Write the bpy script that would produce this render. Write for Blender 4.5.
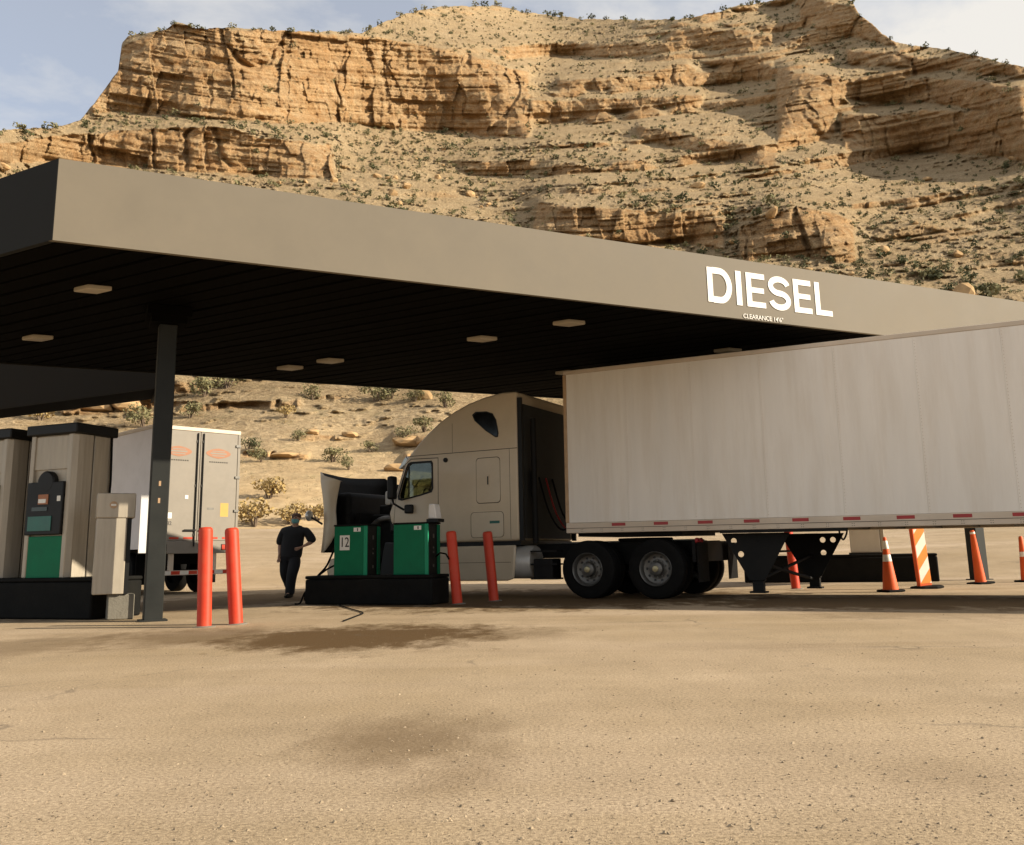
import bpy, bmesh, math, random
import numpy as np
from mathutils import Vector, Matrix
R = math.radians
random.seed(7); rng = np.random.default_rng(7)
sc = bpy.context.scene
for o in list(bpy.data.objects): bpy.data.objects.remove(o)
C = sc.collection

# ------------------------------------------------------------------ camera
FPX, PITCH, ROLL, PCY, CAMH = 920.0, 0.19185, -0.01994, 375.0, 0.82
CP, SP, CR, SR = math.cos(PITCH), math.sin(PITCH), math.cos(ROLL), math.sin(ROLL)
fwd = Vector((0, CP, SP)); up0 = Vector((0, -SP, CP)); rt0 = Vector((1, 0, 0))
rt = CR*rt0 + SR*up0; upv = -SR*rt0 + CR*up0
cam = bpy.data.cameras.new('camera'); co = bpy.data.objects.new('camera', cam); C.objects.link(co)
co.matrix_world = Matrix(((rt.x, upv.x, -fwd.x, 0), (rt.y, upv.y, -fwd.y, 0), (rt.z, upv.z, -fwd.z, CAMH), (0, 0, 0, 1)))
cam.sensor_fit = 'HORIZONTAL'; cam.sensor_width = 36; cam.lens = FPX*36/1024
cam.shift_y = -(422.5-PCY)/1024; cam.clip_start = 0.05; cam.clip_end = 5000
sc.camera = co
sc.render.resolution_x = 1024; sc.render.resolution_y = 845

def ray(x, y):
    a, b = (x-512)/FPX, (y-PCY)/FPX
    return rt*a - upv*b + fwd
def gp(x, y, z=0.0):                       # pixel -> point on the horizontal plane z
    d = ray(x, y); t = (z-CAMH)/d.z
    return Vector((d.x*t, d.y*t, z))
def proj_np(X, Y, Z):
    Z = Z-CAMH
    a = X*rt.x+Y*rt.y+Z*rt.z; b = X*upv.x+Y*upv.y+Z*upv.z; c = X*fwd.x+Y*fwd.y+Z*fwd.z
    return 512+FPX*a/c, PCY-FPX*b/c

# ------------------------------------------------------------------ world, sun, exposure
SUN_AZ, SUN_EL = R(99.5), R(26)              # azimuth from +Y towards +X
w = bpy.data.worlds.new('World'); sc.world = w; w.use_nodes = True
nt = w.node_tree; nt.nodes.clear()
def wn(t, **k):
    n = nt.nodes.new(t)
    for a, b in k.items(): setattr(n, a, b)
    return n
sky = wn('ShaderNodeTexSky', sky_type='NISHITA', sun_disc=False, sun_elevation=SUN_EL, sun_rotation=SUN_AZ, altitude=1500, air_density=1.0, dust_density=2.5, ozone_density=1.0)
tc = wn('ShaderNodeTexCoord'); mp = wn('ShaderNodeMapping'); mp.inputs['Scale'].default_value = (1, 1, 2.2)
n1 = wn('ShaderNodeTexNoise'); n1.inputs['Scale'].default_value = 3.2; n1.inputs['Detail'].default_value = 9; n1.inputs['Roughness'].default_value = .56; n1.inputs['Distortion'].default_value = .3
rmp = wn('ShaderNodeValToRGB'); rmp.color_ramp.elements[0].position = .40; rmp.color_ramp.elements[1].position = .62
rmp.color_ramp.elements[0].color = (.36, .36, .36, 1); rmp.color_ramp.elements[1].color = (.95, .95, .95, 1)
mx = wn('ShaderNodeMix', data_type='RGBA'); mx.inputs[7].default_value = (4.9, 4.7, 4.35, 1)
bg = wn('ShaderNodeBackground'); bg.inputs['Strength'].default_value = .108; wo = wn('ShaderNodeOutputWorld')
nt.links.new(tc.outputs['Generated'], mp.inputs[0]); nt.links.new(mp.outputs[0], n1.inputs['Vector']); nt.links.new(n1.outputs[0], rmp.inputs[0])
nt.links.new(rmp.outputs[0], mx.inputs[0]); nt.links.new(sky.outputs[0], mx.inputs[6]); nt.links.new(mx.outputs[2], bg.inputs[0]); nt.links.new(bg.outputs[0], wo.inputs[0])
sd = Vector((math.sin(SUN_AZ)*math.cos(SUN_EL), math.cos(SUN_AZ)*math.cos(SUN_EL), math.sin(SUN_EL)))
sl = bpy.data.lights.new('sun', 'SUN'); sl.energy = 4.9; sl.angle = R(.55); sl.color = (1.0, .885, .70)
so = bpy.data.objects.new('sun', sl); C.objects.link(so); so.rotation_euler = (-sd).to_track_quat('-Z', 'Y').to_euler(); so.location = (60, -20, 60)
sc.render.engine = 'CYCLES'
sc.view_settings.view_transform = 'Standard'; sc.view_settings.look = 'None'; sc.view_settings.gamma = 1; sc.view_settings.exposure = .80
sc.view_settings.use_curve_mapping = False
sc.cycles.max_bounces = 6; sc.cycles.transparent_max_bounces = 12

# ------------------------------------------------------------------ helpers
def tag(o, label=None, cat=None, group=None, kind=None):
    if label: o['label'] = label
    if cat: o['category'] = cat
    if group: o['group'] = group
    if kind: o['kind'] = kind
    return o
def empty(name, loc=(0, 0, 0), rz=0.0, label=None, cat=None, group=None):
    o = bpy.data.objects.new(name, None); C.objects.link(o); o.location = loc; o.rotation_euler = (0, 0, rz); o.empty_display_size = .2
    return tag(o, label, cat, group)
class MB:
    def __init__(s): s.v = []; s.f = []; s.m = []
    def add(s, vs, fs, mi=0):
        b = len(s.v); s.v += [tuple(p) for p in vs]
        for q in fs: s.f.append(tuple(b+i for i in q)); s.m.append(mi)
        return s
    def box(s, x0, x1, y0, y1, z0, z1, mi=0):
        return s.add([(x0, y0, z0), (x1, y0, z0), (x1, y1, z0), (x0, y1, z0), (x0, y0, z1), (x1, y0, z1), (x1, y1, z1), (x0, y1, z1)],
                     [(0, 3, 2, 1), (4, 5, 6, 7), (0, 1, 5, 4), (1, 2, 6, 5), (2, 3, 7, 6), (3, 0, 4, 7)], mi)
    def cbox(s, c, d, mi=0):
        return s.box(c[0]-d[0]/2, c[0]+d[0]/2, c[1]-d[1]/2, c[1]+d[1]/2, c[2]-d[2]/2, c[2]+d[2]/2, mi)
    def prism(s, pts, axis, a, b, mi=0):
        # pts 2-D polygon; axis 'y': pts=(x,z) extruded y a..b ; 'x': pts=(y,z) ; 'z': pts=(x,y)
        n = len(pts)
        def P(p, t): return {'y': (p[0], t, p[1]), 'x': (t, p[0], p[1]), 'z': (p[0], p[1], t)}[axis]
        vs = [P(p, a) for p in pts]+[P(p, b) for p in pts]
        fs = [tuple(range(n)), tuple(range(2*n-1, n-1, -1))]+[(i, i+n, (i+1) % n+n, (i+1) % n) for i in range(n)]
        return s.add(vs, fs, mi)
    def tube(s, path, r, n=8, mi=0, caps=True):
        path = [Vector(p) for p in path]; rs = r if isinstance(r, (list, tuple)) else [r]*len(path)
        vs = []; fs = []; u = None
        for i, p in enumerate(path):
            t = (path[min(i+1, len(path)-1)]-path[max(i-1, 0)]).normalized()
            if u is None: u = t.orthogonal().normalized()
            u = (u-t*u.dot(t)).normalized(); w_ = t.cross(u)
            vs += [p+(u*math.cos(2*math.pi*k/n)+w_*math.sin(2*math.pi*k/n))*rs[i] for k in range(n)]
        for i in range(len(path)-1):
            for k in range(n): fs.append((i*n+k, i*n+(k+1) % n, (i+1)*n+(k+1) % n, (i+1)*n+k))
        if caps: fs.append(tuple(range(n-1, -1, -1))); fs.append(tuple((len(path)-1)*n+k for k in range(n)))
        return s.add(vs, fs, mi)
    def lathe(s, prof, c, axis='z', n=32, mi=0):
        # prof: (r, t) along axis
        vs = []; fs = []
        for r_, t in prof:
            for k in range(n):
                a = 2*math.pi*k/n; x, y = r_*math.cos(a), r_*math.sin(a)
                vs.append({'z': (c[0]+x, c[1]+y, c[2]+t), 'y': (c[0]+x, c[1]+t, c[2]+y), 'x': (c[0]+t, c[1]+x, c[2]+y)}[axis])
        for i in range(len(prof)-1):
            for k in range(n):
                q = (i*n+k, i*n+(k+1) % n, (i+1)*n+(k+1) % n, (i+1)*n+k)
                fs.append(q if axis != 'y' else q[::-1])
        return s.add(vs, fs, mi)
    def build(s, name, mat, parent=None, smooth=False, bevel=0, seg=2, ang=35):
        me = bpy.data.meshes.new(name); me.from_pydata(s.v, [], s.f); me.update()
        for m_ in (mat if isinstance(mat, (list, tuple)) else [mat]): me.materials.append(m_)
        if any(s.m): me.polygons.foreach_set('material_index', s.m)
        bm = bmesh.new(); bm.from_mesh(me); bmesh.ops.recalc_face_normals(bm, faces=bm.faces)
        if bevel:
            es = [e for e in bm.edges if len(e.link_faces) == 2 and e.calc_face_angle(0) > R(ang)]
            rb_ = bmesh.ops.bevel(bm, geom=es, offset=bevel, segments=seg, profile=.5, affect='EDGES', clamp_overlap=True)
            if not smooth and ang > 20:
                for f_ in rb_['faces']: f_.smooth = True
        bm.to_mesh(me); bm.free()
        if smooth or (bevel and ang <= 20):
            me.polygons.foreach_set('use_smooth', [True]*len(me.polygons))
            me.set_sharp_from_angle(angle=R(40))
        o = bpy.data.objects.new(name, me); C.objects.link(o)
        if parent: o.parent = parent
        return o
def copy_tree(o, parent=None):
    c = o.copy(); C.objects.link(c); c.parent = parent
    for ch in o.children: copy_tree(ch, c)
    return c

def mat(name, col, rough=.6, metal=0.0, var=.12, vscale=3.0, bump=0.0, bscale=60.0, col2=None, dirt=0.0, dirtcol=(.30, .22, .14), dscale=2.0, stretch=(1, 1, 1), spec=.5, coat=0.0):
    m = bpy.data.materials.new(name); m.use_nodes = True; t = m.node_tree; N = t.nodes; Lk = t.links.new
    b = N['Principled BSDF']; b.inputs['Metallic'].default_value = metal; b.inputs['Roughness'].default_value = rough
    b.inputs['Specular IOR Level'].default_value = spec
    if coat: b.inputs['Coat Weight'].default_value = coat; b.inputs['Coat Roughness'].default_value = .12
    tc = N.new('ShaderNodeTexCoord'); mp = N.new('ShaderNodeMapping'); mp.inputs['Scale'].default_value = stretch; Lk(tc.outputs['Object'], mp.inputs[0])
    ns = N.new('ShaderNodeTexNoise'); ns.inputs['Scale'].default_value = vscale; ns.inputs['Detail'].default_value = 7; ns.inputs['Roughness'].default_value = .62; Lk(mp.outputs[0], ns.inputs['Vector'])
    rp = N.new('ShaderNodeValToRGB'); e = rp.color_ramp.elements; e[0].position = .32; e[1].position = .68
    c2 = col2 or tuple(min(1, c*(1+var)) for c in col); c1 = tuple(c*(1-var) for c in col)
    e[0].color = (*c1, 1); e[1].color = (*c2, 1); Lk(ns.outputs[0], rp.inputs[0]); out = rp.outputs[0]
    if dirt:
        n2 = N.new('ShaderNodeTexNoise'); n2.inputs['Scale'].default_value = dscale; n2.inputs['Detail'].default_value = 9; n2.inputs['Roughness'].default_value = .7; Lk(mp.outputs[0], n2.inputs['Vector'])
        r2 = N.new('ShaderNodeValToRGB'); r2.color_ramp.elements[0].position = .45; r2.color_ramp.elements[1].position = .72
        r2.color_ramp.elements[0].color = (0, 0, 0, 1); r2.color_ramp.elements[1].color = (dirt, dirt, dirt, 1); Lk(n2.outputs[0], r2.inputs[0])
        mm = N.new('ShaderNodeMix'); mm.data_type = 'RGBA'; Lk(r2.outputs[0], mm.inputs[0]); Lk(out, mm.inputs[6]); mm.inputs[7].default_value = (*dirtcol, 1); out = mm.outputs[2]
    Lk(out, b.inputs['Base Color'])
    mr = N.new('ShaderNodeMapRange'); mr.inputs[3].default_value = max(.02, rough-.1); mr.inputs[4].default_value = min(1, rough+.12); Lk(ns.outputs[0], mr.inputs[0]); Lk(mr.outputs[0], b.inputs['Roughness'])
    if bump:
        n3 = N.new('ShaderNodeTexNoise'); n3.inputs['Scale'].default_value = bscale; n3.inputs['Detail'].default_value = 5; Lk(mp.outputs[0], n3.inputs['Vector'])
        bp = N.new('ShaderNodeBump'); bp.inputs['Strength'].default_value = bump; bp.inputs['Distance'].default_value = .02; Lk(n3.outputs[0], bp.inputs['Height']); Lk(bp.outputs[0], b.inputs['Normal'])
    return m
def glass(name, tint=(.42, .46, .38), mixv=.5):
    m = bpy.data.materials.new(name); m.use_nodes = True; t = m.node_tree; t.nodes.clear()
    o = t.nodes.new('ShaderNodeOutputMaterial'); tr = t.nodes.new('ShaderNodeBsdfTransparent'); tr.inputs[0].default_value = (*tint, 1)
    gl = t.nodes.new('ShaderNodeBsdfGlossy'); gl.inputs['Roughness'].default_value = .03
    fr = t.nodes.new('ShaderNodeFresnel'); fr.inputs[0].default_value = 1.5
    nz = t.nodes.new('ShaderNodeTexNoise'); nz.inputs['Scale'].default_value = 6; ad = t.nodes.new('ShaderNodeMath'); ad.operation = 'MULTIPLY_ADD'; ad.inputs[1].default_value = .06
    t.links.new(nz.outputs[0], ad.inputs[0]); t.links.new(fr.outputs[0], ad.inputs[2])
    mx = t.nodes.new('ShaderNodeMixShader'); t.links.new(ad.outputs[0], mx.inputs[0]); t.links.new(tr.outputs[0], mx.inputs[1]); t.links.new(gl.outputs[0], mx.inputs[2]); t.links.new(mx.outputs[0], o.inputs[0])
    return m

M = {}
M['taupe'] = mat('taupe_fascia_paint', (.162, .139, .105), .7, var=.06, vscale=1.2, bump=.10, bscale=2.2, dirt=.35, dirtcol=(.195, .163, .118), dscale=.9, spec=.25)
M['fascia_shade'] = mat('shaded_fascia_paint', (.016, .016, .0145), .8, var=.12, vscale=1.5, bump=.05, bscale=120, spec=.15)  # fascia colour darkened to stand for shade on its unlit sides
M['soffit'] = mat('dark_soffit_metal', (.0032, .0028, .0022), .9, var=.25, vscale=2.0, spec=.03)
M['column'] = mat('dark_green_grey_column_paint', (.016, .0175, .0160), .6, var=.2, vscale=3, dirt=.2, dirtcol=(.04, .036, .028), spec=.25)
M['white'] = mat('white_sign_paint', (.68, .65, .60), .5, var=.05)
M['signwhite'] = mat('white_sheet', (.80, .79, .78), .5, var=.03)
M['tank'] = mat('pale_tank_aluminium', (.50, .48, .44), .4, metal=.25, var=.1, dirt=.3)
M['paleshell'] = mat('pale_grey_cabinet_paint', (.58, .53, .44), .55, var=.06, dirt=.3, dirtcol=(.45, .38, .29))
M['lens'] = mat('pale_light_lens', (.40, .345, .26), .5, var=.08)
M['black'] = mat('black_plastic', (.007, .007, .0065), .5, var=.25, spec=.3)
M['blackpaint'] = mat('black_kerb_paint', (.0065, .0065, .006), .75, var=.35, vscale=5, bump=.2, bscale=40, dirt=.3, dirtcol=(.018, .016, .012), spec=.12)
M['steel'] = mat('brushed_steel', (.40, .35, .275), .45, metal=.2, var=.1, vscale=2.5, stretch=(6, 6, .6), dirt=.3, dirtcol=(.27, .22, .16))
M['green'] = mat('green_pump_paint', (.001, .135, .058), .5, var=.12, vscale=4, dirt=.2, dirtcol=(.004, .10, .05), spec=.2)
M['greenlight'] = mat('light_green_edge', (.012, .24, .12), .5, var=.08, spec=.25)
M['red'] = mat('red_orange_bollard_plastic', (.52, .040, .013), .5, var=.1, vscale=4, dirt=.55, dirtcol=(.36, .075, .035), dscale=4, spec=.3)
M['orange'] = mat('orange_cone_vinyl', (.66, .095, .014), .6, var=.14, dirt=.5, dirtcol=(.34, .10, .035), dscale=6, spec=.3)
M['stripeorange'] = mat('amber_reflective_sheet', (.75, .22, .02), .45, var=.08)
M['rubber'] = mat('black_rubber', (.006, .0057, .0053), .85, var=.3, vscale=6, bump=.25, bscale=50, dirt=.3, dirtcol=(.018, .015, .012), spec=.12)
M['cabpaint'] = mat('tan_cab_paint', (.57, .465, .325), .4, var=.05, vscale=1.5, dirt=.35, dirtcol=(.47, .37, .245), dscale=1.6, coat=.3)
M['cabdark'] = mat('dark_cab_interior_and_back_shade', (.02, .02, .018), .8, var=.3)
M['seam'] = mat('dark_panel_gap', (.05, .045, .035), .8)
M['trailer'] = mat('off_white_trailer_skin', (.76, .70, .615), .5, var=.05, vscale=1.1, stretch=(2.2, 1, .25), dirt=.5, dirtcol=(.60, .51, .40), dscale=1.5, bump=.03, bscale=30)
M['rail'] = mat('aluminium_rail', (.58, .48, .37), .5, metal=.1, var=.12, vscale=4, dirt=.4)
M['rust'] = mat('rusty_corner_post', (.42, .27, .15), .6, var=.2, vscale=6)
M['redtape'] = mat('red_reflective_tape', (.32, .02, .02), .4, var=.15)
M['whitetape'] = mat('white_reflective_tape', (.72, .68, .6), .4, var=.1)
M['chassis'] = mat('black_chassis_steel', (.007, .0066, .006), .65, var=.35, vscale=5, dirt=.3, dirtcol=(.022, .017, .012), spec=.2)
M['alu'] = mat('dull_aluminium', (.145, .138, .125), .45, metal=.6, var=.2, vscale=6, dirt=.4, dirtcol=(.10, .08, .06))
M['hub'] = mat('brass_tinted_hub', (.32, .28, .17), .35, metal=.8, var=.1)
M['engine'] = mat('grimy_engine', (.010, .0095, .0085), .65, metal=.2, var=.5, vscale=8, spec=.2)
M['concrete'] = mat('grey_concrete', (.16, .145, .115), .85, var=.15, vscale=5, bump=.3, bscale=40)
M['plaque'] = mat('white_label', (.72, .70, .64), .5, var=.05)
M['ink'] = mat('black_ink', (.015, .015, .015), .6)
M['orangeink'] = mat('orange_emblem_print', (.30, .115, .045), .5, var=.1)
M['yellow'] = mat('yellow_sticker', (.46, .29, .05), .5, var=.1)
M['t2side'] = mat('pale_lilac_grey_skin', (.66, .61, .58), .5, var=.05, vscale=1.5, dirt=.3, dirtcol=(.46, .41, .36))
M['t2door'] = mat('grey_tan_door_skin', (.235, .205, .165), .6, var=.08, vscale=2, dirt=.5, dirtcol=(.185, .158, .122), dscale=2.2)  # grey-tan, darker than the side skin
M['skin'] = mat('skin', (.42, .24, .16), .55, var=.06)
M['hair'] = mat('brown_hair', (.10, .05, .03), .7, var=.2, vscale=20)
M['shirt'] = mat('black_shirt_cloth', (.014, .014, .016), .9, var=.25, vscale=10)
M['trouser'] = mat('black_trouser_cloth', (.012, .012, .014), .9, var=.25, vscale=10)
M['mask'] = mat('teal_face_mask', (.16, .38, .38), .8, var=.06)
M['screen'] = mat('dark_display', (.02, .03, .03), .2, var=.1)
M['teal'] = mat('teal_display_panel', (.015, .11, .085), .35, var=.2)
M['glass'] = glass('cab_glass'); M['darkglass'] = mat('black_tinted_glass', (.006, .006, .006), .08, var=.1)
M['chrome'] = mat('mirror_back_grey', (.52, .52, .50), .25, metal=.5, var=.06)

# ------------------------------------------------------------------ noise
_p = rng.permutation(256); _p = np.concatenate([_p, _p, _p]); _g = rng.normal(size=(256, 3)); _g /= np.linalg.norm(_g, axis=1)[:, None]
def pn(x, y, z):
    x, y, z = np.broadcast_arrays(np.asarray(x, float), np.asarray(y, float), np.asarray(z, float))
    xi, yi, zi = np.floor(x).astype(int), np.floor(y).astype(int), np.floor(z).astype(int)
    xf, yf, zf = x-xi, y-yi, z-zi
    u, v, w_ = (t*t*t*(t*(t*6-15)+10) for t in (xf, yf, zf)); r = 0
    for a in (0, 1):
        for b in (0, 1):
            for c in (0, 1):
                h = _p[_p[_p[(xi+a) & 255]+((yi+b) & 255)]+((zi+c) & 255)]; G = _g[h]
                d = G[..., 0]*(xf-a)+G[..., 1]*(yf-b)+G[..., 2]*(zf-c)
                r = r+d*(u if a else 1-u)*(v if b else 1-v)*(w_ if c else 1-w_)
    return r*1.6
def fbm(x, y, z, o=5, g=.5):
    s = 0; a = 1; k = 1
    for i in range(o): s = s+a*pn(x*k+i*7.3, y*k+i*3.1, z*k+i*5.7); a *= g; k *= 2.03
    return s
def sst(a, b, x):
    t = np.clip((x-a)/(b-a+1e-12), 0, 1); return t*t*(3-2*t)

# ------------------------------------------------------------------ ground
def ground_z(X, Y):
    r_ = np.hypot(X, Y); d = np.clip(r_-25.5, 0, 44)
    return .074*d*sst(0, 8, d)*sst(1.5, 1.0, np.abs(np.arctan2(X, Y)))
rad = np.concatenate([np.linspace(.0, 30, 150), np.geomspace(30.5, 90, 60), np.geomspace(95, 4000, 24)])
na = 240; verts = []; 
RA, AA = np.meshgrid(rad, np.linspace(0, 2*np.pi, na, endpoint=False), indexing='ij')
GX, GY = RA*np.sin(AA), RA*np.cos(AA)
GZ = ground_z(GX, GY)
me = bpy.data.meshes.new('ground'); nr = len(rad)
me.vertices.add(nr*na); me.vertices.foreach_set('co', np.stack([GX, GY, GZ], -1).reshape(-1).astype(np.float32))
i, j = np.meshgrid(np.arange(nr-1), np.arange(na), indexing='ij'); j2 = (j+1) % na
q = np.stack([i*na+j, i*na+j2, (i+1)*na+j2, (i+1)*na+j], -1).reshape(-1, 4)[:, ::-1]
def setfaces(me, q):
    me.loops.add(q.size); me.loops.foreach_set('vertex_index', q.reshape(-1).astype(np.int32))
    me.polygons.add(len(q)); me.polygons.foreach_set('loop_start', np.arange(0, q.size, 4, dtype=np.int32)); me.update(calc_edges=True)
setfaces(me, q); me.validate()

def ground_material():
    m = bpy.data.materials.new('packed_sandy_tarmac'); m.use_nodes = True; t = m.node_tree; N = t.nodes; Lk = t.links.new
    b = N['Principled BSDF']; b.inputs['Specular IOR Level'].default_value = .25
    g = N.new('ShaderNodeNewGeometry'); P = g.outputs['Position']
    def noise(s, d=6, r=.6, sv=(1, 1, 1), dist=0):
        mp = N.new('ShaderNodeMapping'); mp.inputs['Scale'].default_value = sv; Lk(P, mp.inputs[0])
        n = N.new('ShaderNodeTexNoise'); n.inputs['Scale'].default_value = s; n.inputs['Detail'].default_value = d; n.inputs['Roughness'].default_value = r; n.inputs['Distortion'].default_value = dist
        Lk(mp.outputs[0], n.inputs['Vector']); return n.outputs[0]
    def ramp(v, p0, p1, c0=(0, 0, 0), c1=(1, 1, 1)):
        r = N.new('ShaderNodeValToRGB'); r.color_ramp.elements[0].position = p0; r.color_ramp.elements[1].position = p1
        r.color_ramp.elements[0].color = (*c0, 1); r.color_ramp.elements[1].color = (*c1, 1); Lk(v, r.inputs[0]); return r.outputs[0]
    def mix(f, a, bcol, bt='MIX'):
        x = N.new('ShaderNodeMix'); x.data_type = 'RGBA'; x.blend_type = bt
        if isinstance(f, float): x.inputs[0].default_value = f
        else: Lk(f, x.inputs[0])
        for s, v in ((6, a), (7, bcol)):
            if isinstance(v, tuple): x.inputs[s].default_value = (*v, 1)
            else: Lk(v, x.inputs[s])
        return x.outputs[2]
    def mth(op, a, bb):
        x = N.new('ShaderNodeMath'); x.operation = op
        for k, v in ((0, a), (1, bb)):
            if isinstance(v, (int, float)): x.inputs[k].default_value = v
            else: Lk(v, x.inputs[k])
        return x.outputs[0]
    col = mix(ramp(noise(.35, 5, .6, (1, .45, 1)), .35, .68), (.335, .255, .158), (.440, .346, .242))
    col = mix(ramp(noise(1.3, 6, .65, (1, .6, 1)), .42, .72), col, (.315, .243, .158))
    # worn paler drive bands running across
    col = mix(ramp(noise(.22, 4, .5, (.25, 1.6, 1), .6), .52, .70), col, (.460, .364, .268))
    fine = noise(60, 4, .75); grit = noise(210, 2, .6)
    col = mix(ramp(fine, .30, .62, (.62, .62, .62), (1.12, 1.12, 1.12)), col, col) if False else col
    sp = ramp(fine, .34, .60, (.48, .45, .41), (1.20, 1.20, 1.19)); col = mix(.9, col, sp, 'MULTIPLY')
    sp2 = ramp(grit, .30, .62, (.55, .53, .50), (1.22, 1.21, 1.19)); col = mix(.8, col, sp2, 'MULTIPLY')
    mpr = N.new('ShaderNodeMapping'); mpr.inputs['Rotation'].default_value = (0, 0, R(14)); mpr.inputs['Scale'].default_value = (.16, .9, 1); Lk(P, mpr.inputs[0])
    nst = N.new('ShaderNodeTexNoise'); nst.inputs['Scale'].default_value = 1.0; nst.inputs['Detail'].default_value = 7; nst.inputs['Roughness'].default_value = .68; Lk(mpr.outputs[0], nst.inputs['Vector'])
    col = mix(.5, col, ramp(nst.outputs[0], .34, .64, (.76, .73, .68), (1.08, 1.08, 1.10)), 'MULTIPLY')
    # stains, and painted darkening that deepens the shade under truck and trailer
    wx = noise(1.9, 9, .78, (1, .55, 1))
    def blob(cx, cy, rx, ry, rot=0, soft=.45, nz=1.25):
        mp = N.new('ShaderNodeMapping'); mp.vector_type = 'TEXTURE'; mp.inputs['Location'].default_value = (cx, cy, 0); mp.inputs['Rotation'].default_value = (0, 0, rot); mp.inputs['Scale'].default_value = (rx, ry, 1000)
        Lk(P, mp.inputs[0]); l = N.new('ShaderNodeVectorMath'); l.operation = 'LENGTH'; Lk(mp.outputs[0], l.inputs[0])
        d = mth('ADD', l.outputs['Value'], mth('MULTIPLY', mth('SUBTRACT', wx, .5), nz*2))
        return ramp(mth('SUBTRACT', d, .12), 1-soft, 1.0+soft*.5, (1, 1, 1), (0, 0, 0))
    for (cx, cy, rx, ry, rot, dark, soft) in STAINS_AND_SHADE:
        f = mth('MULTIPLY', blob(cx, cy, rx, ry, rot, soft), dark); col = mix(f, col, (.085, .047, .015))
    vo = N.new('ShaderNodeTexVoronoi'); vo.feature = 'DISTANCE_TO_EDGE'; vo.inputs['Scale'].default_value = .33; vo.inputs['Randomness'].default_value = 1
    wmp = N.new('ShaderNodeVectorMath'); wmp.operation = 'ADD'; nz = N.new('ShaderNodeTexNoise'); nz.inputs['Scale'].default_value = 1.5; nz.inputs['Detail'].default_value = 6; Lk(P, nz.inputs['Vector'])
    Lk(P, wmp.inputs[0]); Lk(nz.outputs[1], wmp.inputs[1]); Lk(wmp.outputs[0], vo.inputs['Vector'])
    crack = mth('MULTIPLY', ramp(vo.outputs[0], .002, .010, (1, 1, 1), (0, 0, 0)), mth('MULTIPLY', ramp(noise(.5, 3), .50, .62), .55))
    col = mix(crack, col, (.09, .07, .05))
    Lk(col, b.inputs['Base Color'])
    rr = N.new('ShaderNodeMapRange'); Lk(fine, rr.inputs[0]); rr.inputs[3].default_value = .8; rr.inputs[4].default_value = 1.0; Lk(rr.outputs[0], b.inputs['Roughness'])
    hsum = mth('ADD', mth('MULTIPLY', fine, .6), mth('ADD', mth('MULTIPLY', grit, .35), mth('MULTIPLY', noise(7, 5), .9)))
    bp = N.new('ShaderNodeBump'); bp.inputs['Strength'].default_value = .5; bp.inputs['Distance'].default_value = .014; Lk(hsum, bp.inputs['Height']); Lk(bp.outputs[0], b.inputs['Normal'])
    return m
STAINS_AND_SHADE = []
def stain_and_shade(x0, x1, y0, y1, dark, soft=.45):
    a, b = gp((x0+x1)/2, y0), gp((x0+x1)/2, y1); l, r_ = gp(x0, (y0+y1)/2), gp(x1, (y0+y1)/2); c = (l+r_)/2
    STAINS_AND_SHADE.append((c.x, c.y, (r_-l).length/2, (a-b).length/2, math.atan2(r_.y-l.y, r_.x-l.x), dark, soft))
stain_and_shade(238, 508, 623, 649, 1.0, .5); stain_and_shade(230, 330, 630, 646, .8, .6); stain_and_shade(430, 590, 626, 640, .38, .7); stain_and_shade(-60, 110, 634, 658, .42, .6); stain_and_shade(90, 330, 626, 646, .62, .7)
stain_and_shade(300, 520, 708, 770, .58, .9); stain_and_shade(390, 530, 755, 800, .34, .9); stain_and_shade(560, 700, 596, 604, .5, .6); stain_and_shade(880, 1060, 755, 800, .18, .9)
stain_and_shade(160, 330, 588, 612, .80, .5); stain_and_shade(330, 760, 588, 607, .95, .35); stain_and_shade(680, 1120, 595, 609, .92, .35); stain_and_shade(760, 1120, 606, 619, .35, .5); stain_and_shade(560, 1000, 640, 650, .12, .8)  # wet patch and oily lanes, darkened to deepen shade under canopy, truck and trailer
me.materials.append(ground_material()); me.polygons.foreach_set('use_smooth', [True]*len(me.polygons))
gobj = bpy.data.objects.new('ground', me); C.objects.link(gobj); tag(gobj, 'packed tan sandy tarmac of the fuel station yard', 'ground', kind='structure')

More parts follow.
